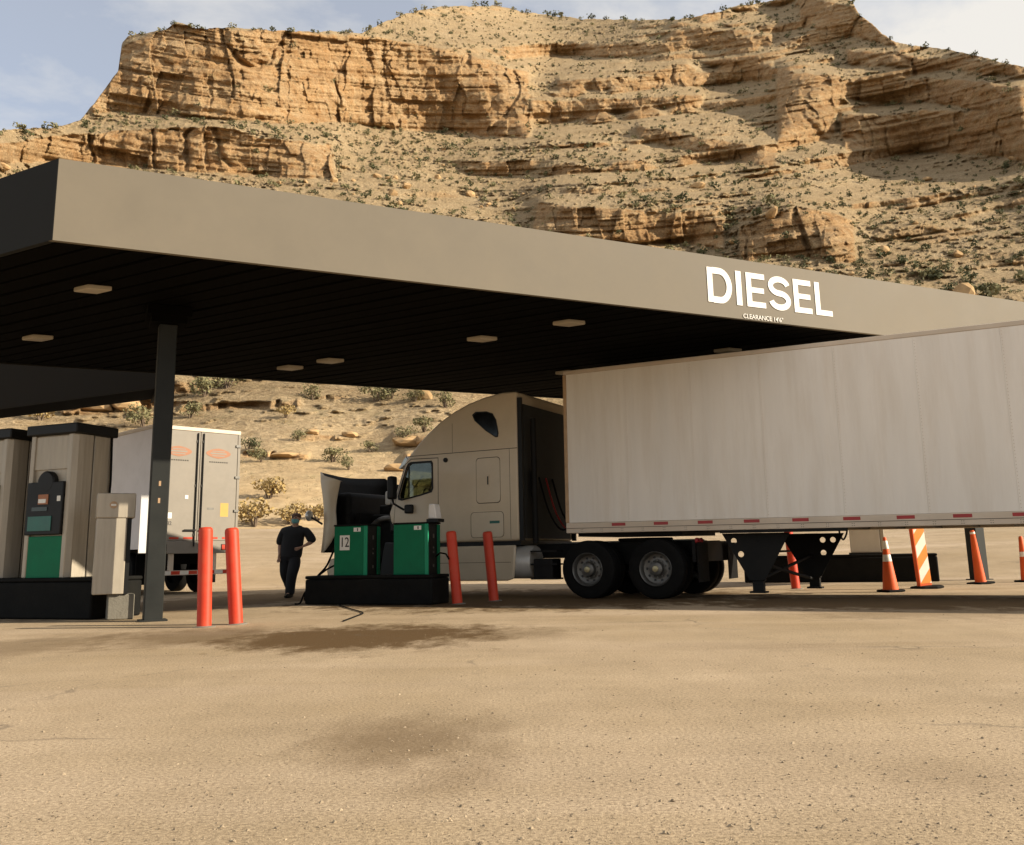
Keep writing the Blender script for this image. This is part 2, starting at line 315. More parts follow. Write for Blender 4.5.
# ------------------------------------------------------------------ mesa hillside
def interp(tbl, x): 
    a = np.array(tbl, float); return np.interp(x, a[:, 0], a[:, 1])
SKY = [(-700, 230), (-300, 165), (-100, 140), (0, 130), (40, 128), (62, 126), (80, 120), (94, 104), (104, 90), (114, 76), (119, 70), (121, 44), (128, 36), (150, 32), (165, 30), (175, 23), (183, 23), (195, 28), (240, 28), (290, 31), (345, 32), (362, 33), (374, 27), (390, 20), (405, 14), (425, 9), (450, 6), (500, 6), (520, 11), (560, 17), (590, 19), (640, 20), (680, 19), (710, 14), (735, 6), (765, 2), (800, -3), (838, -4), (852, 2), (860, 14), (868, 21), (882, 33), (893, 41), (915, 46), (945, 49), (975, 55), (1000, 62), (1024, 67), (1150, 90), (1400, 130), (1800, 190)]
BANDS = [  # (x range, top polyline, bottom polyline, strength)
    ((92, 528), [(92, 104), (119, 72), (122, 46), (180, 26), (360, 36), (440, 50), (528, 74)], [(92, 112), (120, 112), (250, 119), (330, 123), (400, 128), (528, 137)], 1.0),
    ((-400, 335), [(-400, 150), (0, 141), (60, 137), (110, 130), (210, 129), (335, 146)], [(-400, 185), (0, 160), (110, 166), (200, 172), (335, 178)], .9),
    ((535, 725), [(535, 206), (600, 208), (725, 218)], [(535, 234), (640, 242), (725, 250)], .9),
    ((742, 856), [(742, 226), (765, 214), (800, 206), (856, 222)], [(742, 258), (856, 262)], .8),
    ((776, 838), [(776, 74), (838, 78)], [(776, 152), (838, 134)], .85),
    ((800, 895), [(800, 0), (860, 8), (895, 40)], [(800, 26), (895, 46)], .8),
    ((838, 1100), [(838, 84), (950, 80), (1100, 100)], [(838, 98), (950, 104), (1100, 128)], .8),
    ((846, 1300), [(846, 116), (925, 112), (1024, 108), (1300, 140)], [(846, 150), (925, 152), (1024, 160), (1300, 190)], .8),
    ((846, 1060), [(846, 50), (990, 62), (1060, 76)], [(846, 64), (990, 72), (1060, 84)], .7),
    ((500, 770), [(500, 48), (770, 36)], [(500, 60), (770, 46)], .7),
    ((560, 770), [(560, 82), (770, 66)], [(560, 92), (770, 80)], .75),
    ((530, 700), [(530, 100), (700, 96)], [(530, 116), (700, 108)], .7),
    ((640, 775), [(640, 128), (775, 150)], [(640, 136), (775, 170)], .6),
    ((395, 475), [(395, 436), (475, 440)], [(395, 444), (475, 449)], .8), ((405, 480), [(405, 455), (480, 458)], [(405, 463), (480, 468)], .8),
    ((180, 300), [(180, 408), (300, 398)], [(180, 414), (300, 404)], .6), ((60, 150), [(60, 404), (150, 402)], [(60, 414), (150, 412)], .8), ((240, 310), [(240, 452), (310, 456)], [(240, 457), (310, 461)], .6),
]
ncf = 1150
az = np.concatenate([np.linspace(R(-62), R(-31.2), 120), np.linspace(R(-31), R(31), ncf), np.linspace(R(31.2), R(62), 120)]); nc = len(az); NR = 540
base_te = np.full(nc, .026)+.004*pn(az*9, 0, 0)
def te_of(pxs, pys):
    d = np.array([ray(x, y) for x, y in zip(pxs, pys)]); return np.arctan2(d[:, 0], d[:, 1]), d[:, 2]/np.hypot(d[:, 0], d[:, 1])
dx = np.arange(-500, 1500, 2.0); sa, st = te_of(dx, interp(SKY, dx)+1.6*fbm(dx/14, 0*dx, 0*dx, 4)+.7*pn(dx/3.1, 3, 0))
oo = np.argsort(sa); sky_te = np.interp(az, sa[oo], st[oo]); sky_te = np.where(np.abs(az) > R(44), sky_te*np.clip(1-(np.abs(az)-R(44))*1.2, .3, 1), sky_te)
BASE = np.cos(R(3))/np.maximum(np.cos(az+R(18)), .42)*np.clip(1.15-.25*sst(R(-20), R(-62), az), .8, 1.2)/1.15
Rr = (62+2.0*pn(az*6, 4, 0))*BASE
kern = np.exp(-.5*(np.arange(-60, 61)/20.0)**2); kern /= kern.sum()
ker4 = np.exp(-.5*(np.arange(-60, 61)/6.0)**2); ker4 /= ker4.sum()
def blur(v, kk=None): return np.convolve(np.pad(v/BASE, 60, mode='edge'), kern if kk is None else kk, mode='valid')*BASE
TE = np.zeros((NR+1, nc)); RR = np.zeros((NR+1, nc)); CL = np.zeros((NR+1, nc))
sinaz, cosaz = np.sin(az), np.cos(az)
Rc = Rr.copy(); TMAX = sky_te[np.abs(az) < R(31.5)].max()+.002; pastv = np.zeros(nc)
for k in range(NR+1):
    tr = .026+(TMAX-.026)*k/NR; dte = np.full(nc, (TMAX-.026)/NR)
    past = tr > sky_te; te = np.minimum(np.maximum(tr, base_te), sky_te); X, Y, Z = Rc*sinaz, Rc*cosaz, CAMH+Rc*te
    px, py = proj_np(X, Y, Z)
    px = px+6*pn(px/40, py/40, 1.5); py = py+4*pn(px/55, py/30, 9.5)+1.6*pn(px/9, py/9, 4.5)
    cl = np.zeros(nc)
    for (xr, tp, bt, s) in BANDS:
        yt, yb = interp(tp, px), interp(bt, px)
        m_ = sst(xr[0]-3, xr[0]+3, px)*(1-sst(xr[1]-4, xr[1]+4, px))*sst(yt-2, yt+1, py)*(1-sst(yb-2, yb+3, py)); cl = np.maximum(cl, m_*s)
    hi = sst(330, 150, py)*sst(330, 560, px); zz = te*235+.9*pn(az*8, te*10, 0)
    lay = pn(zz*0, zz/3.6, 0.5+X/200)+.6*pn(zz*0+9, zz/1.4, X/90)
    led = sst(.10, .38, lay)*hi*.85+sst(.40, .62, pn(X/14, Z/1.6, Y/14))*.5*(1-hi)
    patch = sst(-.30, .15, pn(X/26, Z/18, 7))
    cl = np.maximum(cl, led*patch)
    TE[k] = te; RR[k] = Rc; CL[k] = cl*(1-past)
    delta = np.clip((.20+.07*pn(X/40, Z/20, 3))*(1-.45*sst(.0, .5, -lay)*hi), .07, 1)+cl**2*4.0
    Rc = np.where(past, Rc*1.0015, Rc*(1+np.clip(dte/delta, 0, .05))); Rc = np.where(past, Rc, Rc+.13*(blur(Rc)-Rc)+.20*(blur(Rc, ker4)-Rc))
RX, RY, RZ = RR*sinaz, RR*cosaz, CAMH+RR*TE
sc_ = np.clip(RR/170, .22, 1.3)                       # relief grows with distance
arc = az[None, :]*230
jag = .12*pn(arc/6, RZ/8, 1)
colm = pn(arc/16+jag, RZ/70, 2.0)+.5*np.abs(pn(arc/6.5+jag, RZ/40, 3.0))*2-.3; crk = 1-np.abs(pn(arc/15+.8*jag, RZ/90, 5)); crk = sst(.93, 1.0, crk)*sst(-.1, .3, pn(arc/40, RZ/50, 12))
blk = fbm(RX/6, RY/6, RZ/5, 4, .5)
gul = np.abs(pn(arc/34+.8*pn(arc/30, RZ/30, 2), RZ/90, 8))
tal = fbm(RX/18, RY/18, RZ/14, 6, .56)
nearf = sst(60, 130, RR)
zs = TE*235+2.0*az[None, :]*0+.45*pn(arc/22, TE*12, 1.0)
strat1 = pn(zs/2.6, .5, RX/400)+.7*pn(zs/1.1, 7.5, RX/250)+.4*pn(zs/.5, 3.5, RX/120)          # 1-D bedding
def hsh(a, b): return _p[_p[a.astype(int) & 255]+(b.astype(int) & 255)]/127.5-1
def blocks(wx, wz, sd_):
    c1 = np.floor(arc/wx+.45*pn(arc/wx, RZ/(wz*3), sd_)); c2 = np.floor((TE*235+1.2*pn(arc/20, TE*12, sd_))/wz+2*hsh(c1, c1*0+sd_)); return hsh(c1, c2+sd_*17)+.6*hsh(c1, c1*0+sd_*5)
RZs = TE*235
bk = blocks(15, 22, 1)*2.6+blocks(6.0, 7.5, 2)*1.5+blocks(2.4, 2.8, 3)*.7
up_ = sst(330, 200, proj_np(RX, RY, RZ)[1])
rub = np.maximum(0, fbm(RX/3.0, RY/3.0, RZ/2.4, 3, .6)-.12)+.7*np.maximum(0, pn(RX/7, RY/7, RZ/5)-.12); rk = fbm(RX/26, RY/26, RZ/14, 3); rocky = sst(-.15, .35, rk)
sandy = 1-nearf; rub = rub*(.12+.88*nearf)
disp = CL*(2.2*colm+3.6*crk+1.0*blk+1.15*np.tanh(2*strat1)+1.35*bk)+(1-CL)*(2.6*tal+2.2*(.35-gul)*nearf+.5*blk-rub*(1.4+3.2*rocky)+(.9+1.5*sst(380, 560, proj_np(RX, RY, RZ)[0]))*np.tanh(2*strat1)*up_*nearf)
fadeb = sst(0, 14, np.arange(NR+1))[:, None]
ker2 = np.exp(-.5*(np.arange(-8, 9)/2.5)**2); ker2 /= ker2.sum()
RD = RR+disp*sc_*fadeb
HX, HY, HZ = RD*sinaz, RD*cosaz, CAMH+RD*TE
# plateau running back behind the skyline, and a skirt below the toe
tops = []
for mlt, dz in ((1.03, -.5), (1.15, -2), (1.6, -25), (2.2, -80)): tops.append((HX[-1]*mlt, HY[-1]*mlt, HZ[-1]+dz))
HX = np.vstack([HX[:1]*.99, HX]+[t_[0][None] for t_ in tops]); HY = np.vstack([HY[:1]*.99, HY]+[t_[1][None] for t_ in tops]); HZ = np.vstack([HZ[:1]-1.5, HZ]+[t_[2][None] for t_ in tops])
HZ = HZ
CLX = np.vstack([CL[:1], CL]+[CL[-1:]*0]*4)
hm = bpy.data.meshes.new('mesa_hillside'); nrow = HX.shape[0]
hm.vertices.add(nrow*nc); hm.vertices.foreach_set('co', np.stack([HX, HY, HZ], -1).reshape(-1).astype(np.float32))
i, j = np.meshgrid(np.arange(nrow-1), np.arange(nc-1), indexing='ij')
setfaces(hm, np.stack([i*nc+j, i*nc+j+1, (i+1)*nc+j+1, (i+1)*nc+j], -1).reshape(-1, 4))
at_ = hm.attributes.new('rockface', 'FLOAT', 'POINT'); at_.data.foreach_set('value', CLX.reshape(-1).astype(np.float32))
for nm_, arr in (('sandy', sandy), ('bed', TE*235)):
    arr = np.vstack([arr[:1], arr]+[arr[-1:]]*4); at_ = hm.attributes.new(nm_, 'FLOAT', 'POINT'); at_.data.foreach_set('value', arr.reshape(-1).astype(np.float32))
hm.polygons.foreach_set('use_smooth', [True]*len(hm.polygons))
def hill_material():
    m = bpy.data.materials.new('sandstone_and_talus'); m.use_nodes = True; t = m.node_tree; N = t.nodes; Lk = t.links.new
    b = N['Principled BSDF']; b.inputs['Roughness'].default_value = .95; b.inputs['Specular IOR Level'].default_value = .1
    g = N.new('ShaderNodeNewGeometry'); P = g.outputs['Position']
    def noise(s, d=6, r=.6, sv=(1, 1, 1)):
        mp = N.new('ShaderNodeMapping'); mp.inputs['Scale'].default_value = sv; Lk(P, mp.inputs[0])
        n = N.new('ShaderNodeTexNoise'); n.inputs['Scale'].default_value = s; n.inputs['Detail'].default_value = d; n.inputs['Roughness'].default_value = r; Lk(mp.outputs[0], n.inputs['Vector']); return n.outputs[0]
    def ramp(v, p0, p1, c0=(0, 0, 0), c1=(1, 1, 1)):
        r = N.new('ShaderNodeValToRGB'); r.color_ramp.elements[0].position = p0; r.color_ramp.elements[1].position = p1
        r.color_ramp.elements[0].color = (*c0, 1); r.color_ramp.elements[1].color = (*c1, 1); Lk(v, r.inputs[0]); return r.outputs[0]
    def mix(f, a, c, bt='MIX'):
        x = N.new('ShaderNodeMix'); x.data_type = 'RGBA'; x.blend_type = bt
        if isinstance(f, float): x.inputs[0].default_value = f
        else: Lk(f, x.inputs[0])
        for s, v in ((6, a), (7, c)):
            if isinstance(v, tuple): x.inputs[s].default_value = (*v, 1)
            else: Lk(v, x.inputs[s])
        return x.outputs[2]
    at = N.new('ShaderNodeAttribute'); at.attribute_name = 'rockface'; asd = N.new('ShaderNodeAttribute'); asd.attribute_name = 'sandy'; abd = N.new('ShaderNodeAttribute'); abd.attribute_name = 'bed'
    sx_ = N.new('ShaderNodeSeparateXYZ'); Lk(P, sx_.inputs[0]); cx_ = N.new('ShaderNodeCombineXYZ'); Lk(sx_.outputs[0], cx_.inputs[0]); Lk(sx_.outputs[1], cx_.inputs[1]); Lk(abd.outputs['Fac'], cx_.inputs[2])
    def bnoise(s, d, r, sv):
        mp = N.new('ShaderNodeMapping'); mp.inputs['Scale'].default_value = sv; Lk(cx_.outputs[0], mp.inputs[0]); n = N.new('ShaderNodeTexNoise'); n.inputs['Scale'].default_value = s; n.inputs['Detail'].default_value = d; n.inputs['Roughness'].default_value = r; Lk(mp.outputs[0], n.inputs['Vector']); return n.outputs[0]
    inv = N.new('ShaderNodeMath'); inv.operation = 'MULTIPLY_ADD'; Lk(asd.outputs['Fac'], inv.inputs[0]); inv.inputs[1].default_value = -.8; inv.inputs[2].default_value = .9
    talus = mix(ramp(noise(.06, 8, .65), .35, .65), (.42, .310, .180), (.51, .395, .250))
    talus = mix(ramp(noise(.9, 6, .7), .42, .72), talus, (.33, .240, .135))
    rock = mix(ramp(noise(.05, 6, .6, (1, 1, 2.5)), .38, .62), (.46, .300, .155), (.53, .390, .235))
    rock = mix(ramp(noise(.22, 6, .7), .48, .66), rock, (.43, .255, .118))
    strat = ramp(bnoise(.9, 6, .7, (.02, .02, 1)), .38, .60, (.58, .52, .46), (1.08, 1.06, 1.02)); rock = mix(.6, rock, strat, 'MULTIPLY'); talus = mix(.25, talus, strat, 'MULTIPLY')
    streak = ramp(noise(.35, 6, .65, (1, 1, .08)), .38, .62, (.72, .64, .56), (1.06, 1.05, 1.02)); rock = mix(.4, rock, streak, 'MULTIPLY')
    col = mix(ramp(at.outputs['Fac'], .15, .6), talus, rock)
    veg = ramp(noise(.16, 9, .80), .54, .66, (0, 0, 0), (.50, .50, .50)); col = mix(veg, col, (.215, .190, .095))
    sp = ramp(noise(1.6, 5, .75), .34, .60, (.50, .46, .41), (1.14, 1.14, 1.13)); col = mix(inv.outputs[0], col, sp, 'MULTIPLY')
    Lk(col, b.inputs['Base Color'])
    bp0 = N.new('ShaderNodeBump'); bp0.inputs['Strength'].default_value = .8; bp0.inputs['Distance'].default_value = 2.2; Lk(noise(.30, 7, .68, (1, 1, 1.6)), bp0.inputs['Height'])
    bp = N.new('ShaderNodeBump'); bp.inputs['Strength'].default_value = .9; bp.inputs['Distance'].default_value = .9; Lk(noise(1.1, 8, .72), bp.inputs['Height']); Lk(inv.outputs[0], bp0.inputs['Strength']); Lk(inv.outputs[0], bp.inputs['Strength']); Lk(bp0.outputs[0], bp.inputs['Normal']); Lk(bp.outputs[0], b.inputs['Normal'])
    return m
hm.materials.append(hill_material())
hobj = bpy.data.objects.new('mesa_hillside', hm); C.objects.link(hobj); tag(hobj, 'sunlit tan sandstone mesa with cliff bands and talus', 'hill', kind='structure')

# ------------------------------------------------------------------ text / letters
def text_mesh(txt, size, depth=.004):
    cu = bpy.data.curves.new('lettering', 'FONT'); cu.body = txt; cu.size = size; cu.extrude = depth; cu.align_x = 'CENTER'; cu.align_y = 'CENTER'; cu.resolution_u = 3
    o = bpy.data.objects.new('lettering', cu); C.objects.link(o); bpy.context.view_layer.update()
    me = bpy.data.meshes.new_from_object(o.evaluated_get(bpy.context.evaluated_depsgraph_get())); bpy.data.objects.remove(o); return me
def text_on(name, txt, size, m, parent, loc, xdir, zdir, depth=.004, sx=1.0):
    me = text_mesh(txt, size, depth); me.materials.clear(); me.materials.append(m)
    x = Vector(xdir).normalized(); z = Vector(zdir).normalized(); n = x.cross(z)
    M4 = Matrix(((x.x*sx, z.x, n.x, loc[0]), (x.y*sx, z.y, n.y, loc[1]), (x.z*sx, z.z, n.z, loc[2]), (0, 0, 0, 1)))
    me.transform(M4); o = bpy.data.objects.new(name, me); C.objects.link(o); o.parent = parent; return o
def stroke_poly(pts, wd, closed=False):
    n = len(pts); L_, R_ = [], []
    for i_ in range(n):
        a = Vector(pts[max(i_-1, 0)]) if not closed else Vector(pts[(i_-1) % n]); b = Vector(pts[min(i_+1, n-1)]) if not closed else Vector(pts[(i_+1) % n])
        t = (b-a).normalized(); nn = Vector((-t.y, t.x)); p = Vector(pts[i_]); L_.append(p+nn*wd/2); R_.append(p-nn*wd/2)
    return L_, R_

# ------------------------------------------------------------------ fuel canopy
AF, AL = R(64.2), R(-61.2); dF = Vector((math.sin(AF), math.cos(AF), 0)); dL = Vector((math.sin(AL), math.cos(AL), 0))
P0 = Vector((-5.23, 10.03, 0)); ZB, ZT = 4.45, 5.45; LF, LL = 24.0, 9.57
can = empty('fuel_canopy', (-5.07, 13.19, 0), 0, 'flat fuel canopy with taupe fascia reading DIESEL over the truck lanes', 'canopy')
can_off = -Vector((-5.07, 13.19, 0))
def cpt(u, v, z): p = P0+dF*u+dL*v+can_off; return (p.x, p.y, z)
def quadbox(mb, pts2, z0, z1, mi=0):      # arbitrary plan quad
    n = len(pts2); vs = [(p[0], p[1], z0) for p in pts2]+[(p[0], p[1], z1) for p in pts2]
    return mb.add(vs, [tuple(range(n-1, -1, -1)), tuple(range(n, 2*n))]+[(i_, (i_+1) % n, (i_+1) % n+n, i_+n) for i_ in range(n)], mi)
TH = .08
def strip(u0, v0, u1, v1, u2, v2, u3, v3, z0, z1): return quadbox(MB(), [cpt(u0, v0, 0), cpt(u1, v1, 0), cpt(u2, v2, 0), cpt(u3, v3, 0)], z0, z1)
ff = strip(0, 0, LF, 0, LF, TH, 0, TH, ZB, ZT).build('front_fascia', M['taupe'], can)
strip(0, TH+.003, TH, TH+.003, TH, LL-TH-.003, 0, LL-TH-.003, ZB+.002, ZT-.002).build('side_fascia', M['fascia_shade'], can)
strip(.0, .003, -.006, .003, -.006, LL, .0, LL, ZB+.002, ZT-.002).build('side_shade_sheet', M['fascia_shade'], can)
strip(0, LL-TH, LF, LL-TH, LF, LL, 0, LL, ZB, ZT).build('rear_fascia', M['fascia_shade'], can)
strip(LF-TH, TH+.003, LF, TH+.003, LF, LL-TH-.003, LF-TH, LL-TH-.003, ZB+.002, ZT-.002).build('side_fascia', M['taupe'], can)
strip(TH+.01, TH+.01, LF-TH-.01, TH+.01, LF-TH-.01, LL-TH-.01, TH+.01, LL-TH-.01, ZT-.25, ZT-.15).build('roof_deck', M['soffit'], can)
# fascia trims: a thin drip edge and a coping along the front
npan = 58; pw = (LF-2*TH-.04)/npan
for k in range(npan):
    u0 = TH+.02+k*pw
    mb = MB(); quadbox(mb, [cpt(u0+.035, TH+.02, 0), cpt(u0+pw-.035, TH+.02, 0), cpt(u0+pw-.035, LL-TH-.02, 0), cpt(u0+.035, LL-TH-.02, 0)], ZB+.015+.004*(k % 3), ZB+.06)
    quadbox(mb, [cpt(u0-.03, TH+.02, 0), cpt(u0+.03, TH+.02, 0), cpt(u0+.03, LL-TH-.02, 0), cpt(u0-.03, LL-TH-.02, 0)], ZB+.10, ZB+.12)
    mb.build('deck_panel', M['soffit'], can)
# columns
def column(px_, py_, topz, wd=.25, rot=R(64.2)+R(90)):
    c = Vector((px_, py_, 0))+can_off; rz = Matrix.Rotation(math.pi/2-AF, 3, 'Z')
    def bx(mb, hw, z0, z1, dx=0, dy=0):
        pts = [rz @ Vector((sx_*hw+dx, sy_*hw+dy, 0))+c for sx_, sy_ in ((-1, -1), (1, -1), (1, 1), (-1, 1))]
        quadbox(mb, [(p.x, p.y) for p in pts], z0, z1)
    mb = MB(); bx(mb, wd/2, 0.0, topz); o = mb.build('column', M['column'], can, bevel=.012)
    mb = MB(); bx(mb, wd/2+.06, 0.0, .022); mb.build('base_plate', M['column'], o)
    mb = MB(); bx(mb, wd/2+.12, topz, topz+.10); bx(mb, wd/2+.18, topz+.10, ZB+.012); mb.build('capital', M['soffit'], o)
    for dz, cm in ((1.62, 'yellow'), (1.86, 'yellow')):
        mb = MB(); f_ = rz @ Vector((-.02, -wd/2-.004, 0))+c; p1 = rz @ Vector((.03, 0, 0)); n_ = rz @ Vector((0, -.004, 0))
        mb.add([f_+Vector((0, 0, dz)), f_+p1+Vector((0, 0, dz)), f_+p1+Vector((0, 0, dz+.07)), f_+Vector((0, 0, dz+.07))], [(0, 1, 2, 3)]) if py_ < 15 else None
        if py_ < 15: mb.build('sticker', M['rust'], o)
column(-5.07, 13.19, 4.22); column(10.95, 22.3, 4.22, .30)
# soffit lights
for (lx, ly) in ((-5.63, 11.94), (-7.74, 14.62), (-3.4, 16.86), (-.5, 15.32), (.93, 14.33), (4.01, 16.67), (-4.29, 17.43), (1.15, 18.48), (-8.3, 14.0), (8.0, 17.9), (10.2, 19.6)):
    c = Vector((lx, ly, 0))+can_off; a = dF*.15; b_ = dL*.15
    mb = MB(); quadbox(mb, [(c-a-b_)[:2], (c+a-b_)[:2], (c+a+b_)[:2], (c-a+b_)[:2]], ZB-.05, ZB+.02); o = mb.build('light_fixture', M['lens'], can, bevel=.015)
# DIESEL letters on the front fascia, local frame u along fascia, z up
LETW = .105; H_ = .575
def arcpts(cx_, cy_, rx, ry, a0, a1, n=14): return [(cx_+rx*math.cos(R(a0+(a1-a0)*i_/n)), cy_+ry*math.sin(R(a0+(a1-a0)*i_/n))) for i_ in range(n+1)]
def letter(ch, u0, wd):
    polys = []; t = LETW; h = H_
    rect = lambda a, b, c_, d: polys.append(([(a, c_), (b, c_), (b, d), (a, d)], None))
    if ch == 'I': rect(0, t*1.05, 0, h)
    if ch in 'EL':
        rect(0, t, 0, h); rect(t, wd, 0, t*.88)
        if ch == 'E': rect(t, wd*.94, h/2-t*.42, h/2+t*.42); rect(t, wd, h-t*.88, h)
    if ch == 'D':
        rect(0, t, 0, h); r0 = h/2-t*.44
        pts = [(t, t*.44), (wd-h*.42, t*.44)]+arcpts(wd-h*.42, h/2, h*.42-t/2, r0, -90, 90)+[(t, h-t*.44)]
        polys.append((pts, t))
    if ch == 'S':
        r1 = (h-t*.9)/4; c1, c2 = h-t*.45-r1, t*.45+r1; rx = wd/2-t/2
        pts = arcpts(wd/2, c1, rx, r1, 12, 180, 14)+arcpts(wd/2, c1, rx*.98, r1, 188, 255, 6)[1:]+arcpts(wd/2, c2, rx, r1, 75, 0, 6)+arcpts(wd/2, c2, rx, r1, -8, -170, 14)
        polys.append((pts, t*.96))
    mb = MB(); d0, d1 = -.009, -.001
    def P(p, d): q = P0+dF*(u0+p[0])+can_off; nn = Vector((dF.y, -dF.x, 0)); q = q+nn*(-d); return (q.x, q.y, 4.672+p[1])
    for pts, wd_ in polys:
        if wd_ is None:
            n = len(pts); mb.add([P(p, d0) for p in pts]+[P(p, d1) for p in pts], [tuple(range(n))]+[(i_, (i_+1) % n, (i_+1) % n+n, i_+n) for i_ in range(n)])
        else:
            L_, R_ = stroke_poly(pts, wd_); n = len(pts)
            mb.add([P(p, d0) for p in L_]+[P(p, d0) for p in R_]+[P(p, d1) for p in L_]+[P(p, d1) for p in R_],
                   [(i_, i_+1, n+i_+1, n+i_) for i_ in range(n-1)]+[(i_, i_+1, 2*n+i_+1, 2*n+i_) for i_ in range(n-1)]+[(n+i_, n+i_+1, 3*n+i_+1, 3*n+i_) for i_ in range(n-1)])
    return mb.build('letter', M['white'], ff)
u = 9.28
for ch, wd, sp in (('D', .485, .085), ('I', .11, .10), ('E', .385, .07), ('S', .47, .07), ('E', .385, .085), ('L', .365, 0)): letter(ch, u, wd); u += wd+sp
c = P0+dF*10.37+can_off+Vector((dF.y, -dF.x, 0))*.008
text_on('clearance_lettering', "CLEARANCE 14'6\"", .105, M['white'], ff, (c.x, c.y, 4.50), dF, (0, 0, 1), .003)

# second canopy seen beyond, behind the near column
can2 = empty('rear_canopy', (-8.2, 21.5, 0), 0, 'dark fascia of the farther canopy behind the steel column at left', 'canopy')
A2 = R(-63.5); e1 = Vector((math.sin(A2), math.cos(A2), 0)); e2 = Vector((-e1.y, e1.x, 0))*-1
e2 = Vector((math.sin(R(-26)), math.cos(R(-26)), 0))
o2 = Vector((-7.72, 19.93, 0))-Vector((-8.2, 21.5, 0))
def q2(a, b): p = o2+e1*a+e2*b; return (p.x, p.y)
M['brownfascia'] = mat('dark_brown_fascia', (.015, .012, .0085), .8, var=.1, spec=.1)
quadbox(MB(), [q2(0, 0), q2(17, 0), q2(17, .08), q2(0, .08)], 4.57, 6.3).build('front_fascia', M['brownfascia'], can2)
quadbox(MB(), [q2(0, .083), q2(.08, .083), q2(.08, 2.2), q2(0, 2.2)], 4.572, 6.3).build('side_fascia', M['brownfascia'], can2)
quadbox(MB(), [q2(.083, .083), q2(17, .083), q2(17, 2.2), q2(.083, 2.2)], 4.66, 4.75).build('soffit', M['soffit'], can2)
for a in (0.0, 12.5):
    p = e1*a; MB().box(p.x-.1, p.x+.1, p.y-.1, p.y+.1, 0, 4.6).build('column', M['column'], can2)

# ------------------------------------------------------------------ bollards
def bollard(loc, lean, label, H=1.23, r=.088, split=False):
    root = empty('bollard', loc, 0, label, 'bollard', 'red plastic sleeved bollards'); root.rotation_euler = (lean[1], lean[0], random.uniform(0, 3))
    root.rotation_mode = 'XYZ'; root.rotation_euler = (lean[1], lean[0], 0)
    MB().lathe([(r*1.02, 0), (r*1.02, .012), (r, .02), (r, H-.05), (r*.93, H-.02), (r*.7, H-.004), (0.001, H)], (0, 0, 0), 'z', 24).build('sleeve', M['red'], root, smooth=True)
    MB().lathe([(r*1.10, H*.5-.012), (r*1.015, H*.5-.010), (r*1.015, H*.5+.010), (r*1.0, H*.5+.012)], (0, 0, 0), 'z', 24).build('seam_ring', M['red'], root, smooth=True) if split else None
    MB().lathe([(r*1.6, -.01), (r*1.6, .006), (r*1.04, .014)], (0, 0, 0), 'z', 20).build('base_collar', M['concrete'], root, smooth=True)
    return root
def bol(px_, py_, lean, label, **k): p = gp(px_, py_); return bollard((p.x, p.y, 0), lean, label, **k)
bol(204, 627, (-.025, 0), 'red bollard nearest the dark steel column, left of the pair by the white kiosk')
bol(236, 624.5, (-.085, 0), 'red bollard right of the pair in front of the grey trailer doors')
bol(457.5, 604, (-.085, 0), 'red bollard at the corner of the green pump island, left of the pair')
bol(494, 601, (-.085, 0), 'red bollard in front of the tractor side fairing, right of the pair')
bol(796, 589, (-.06, 0), 'red bollard seen behind the trailer landing gear', split=True)

# ------------------------------------------------------------------ islands and dispensers
HI = R(111); ii = Vector((math.sin(HI), math.cos(HI), 0))   # island long axis (to the right, towards the camera)
def local_empty(name, p, label, cat, group=None): return empty(name, (p[0], p[1], 0), math.atan2(ii.y, ii.x), label, cat, group)
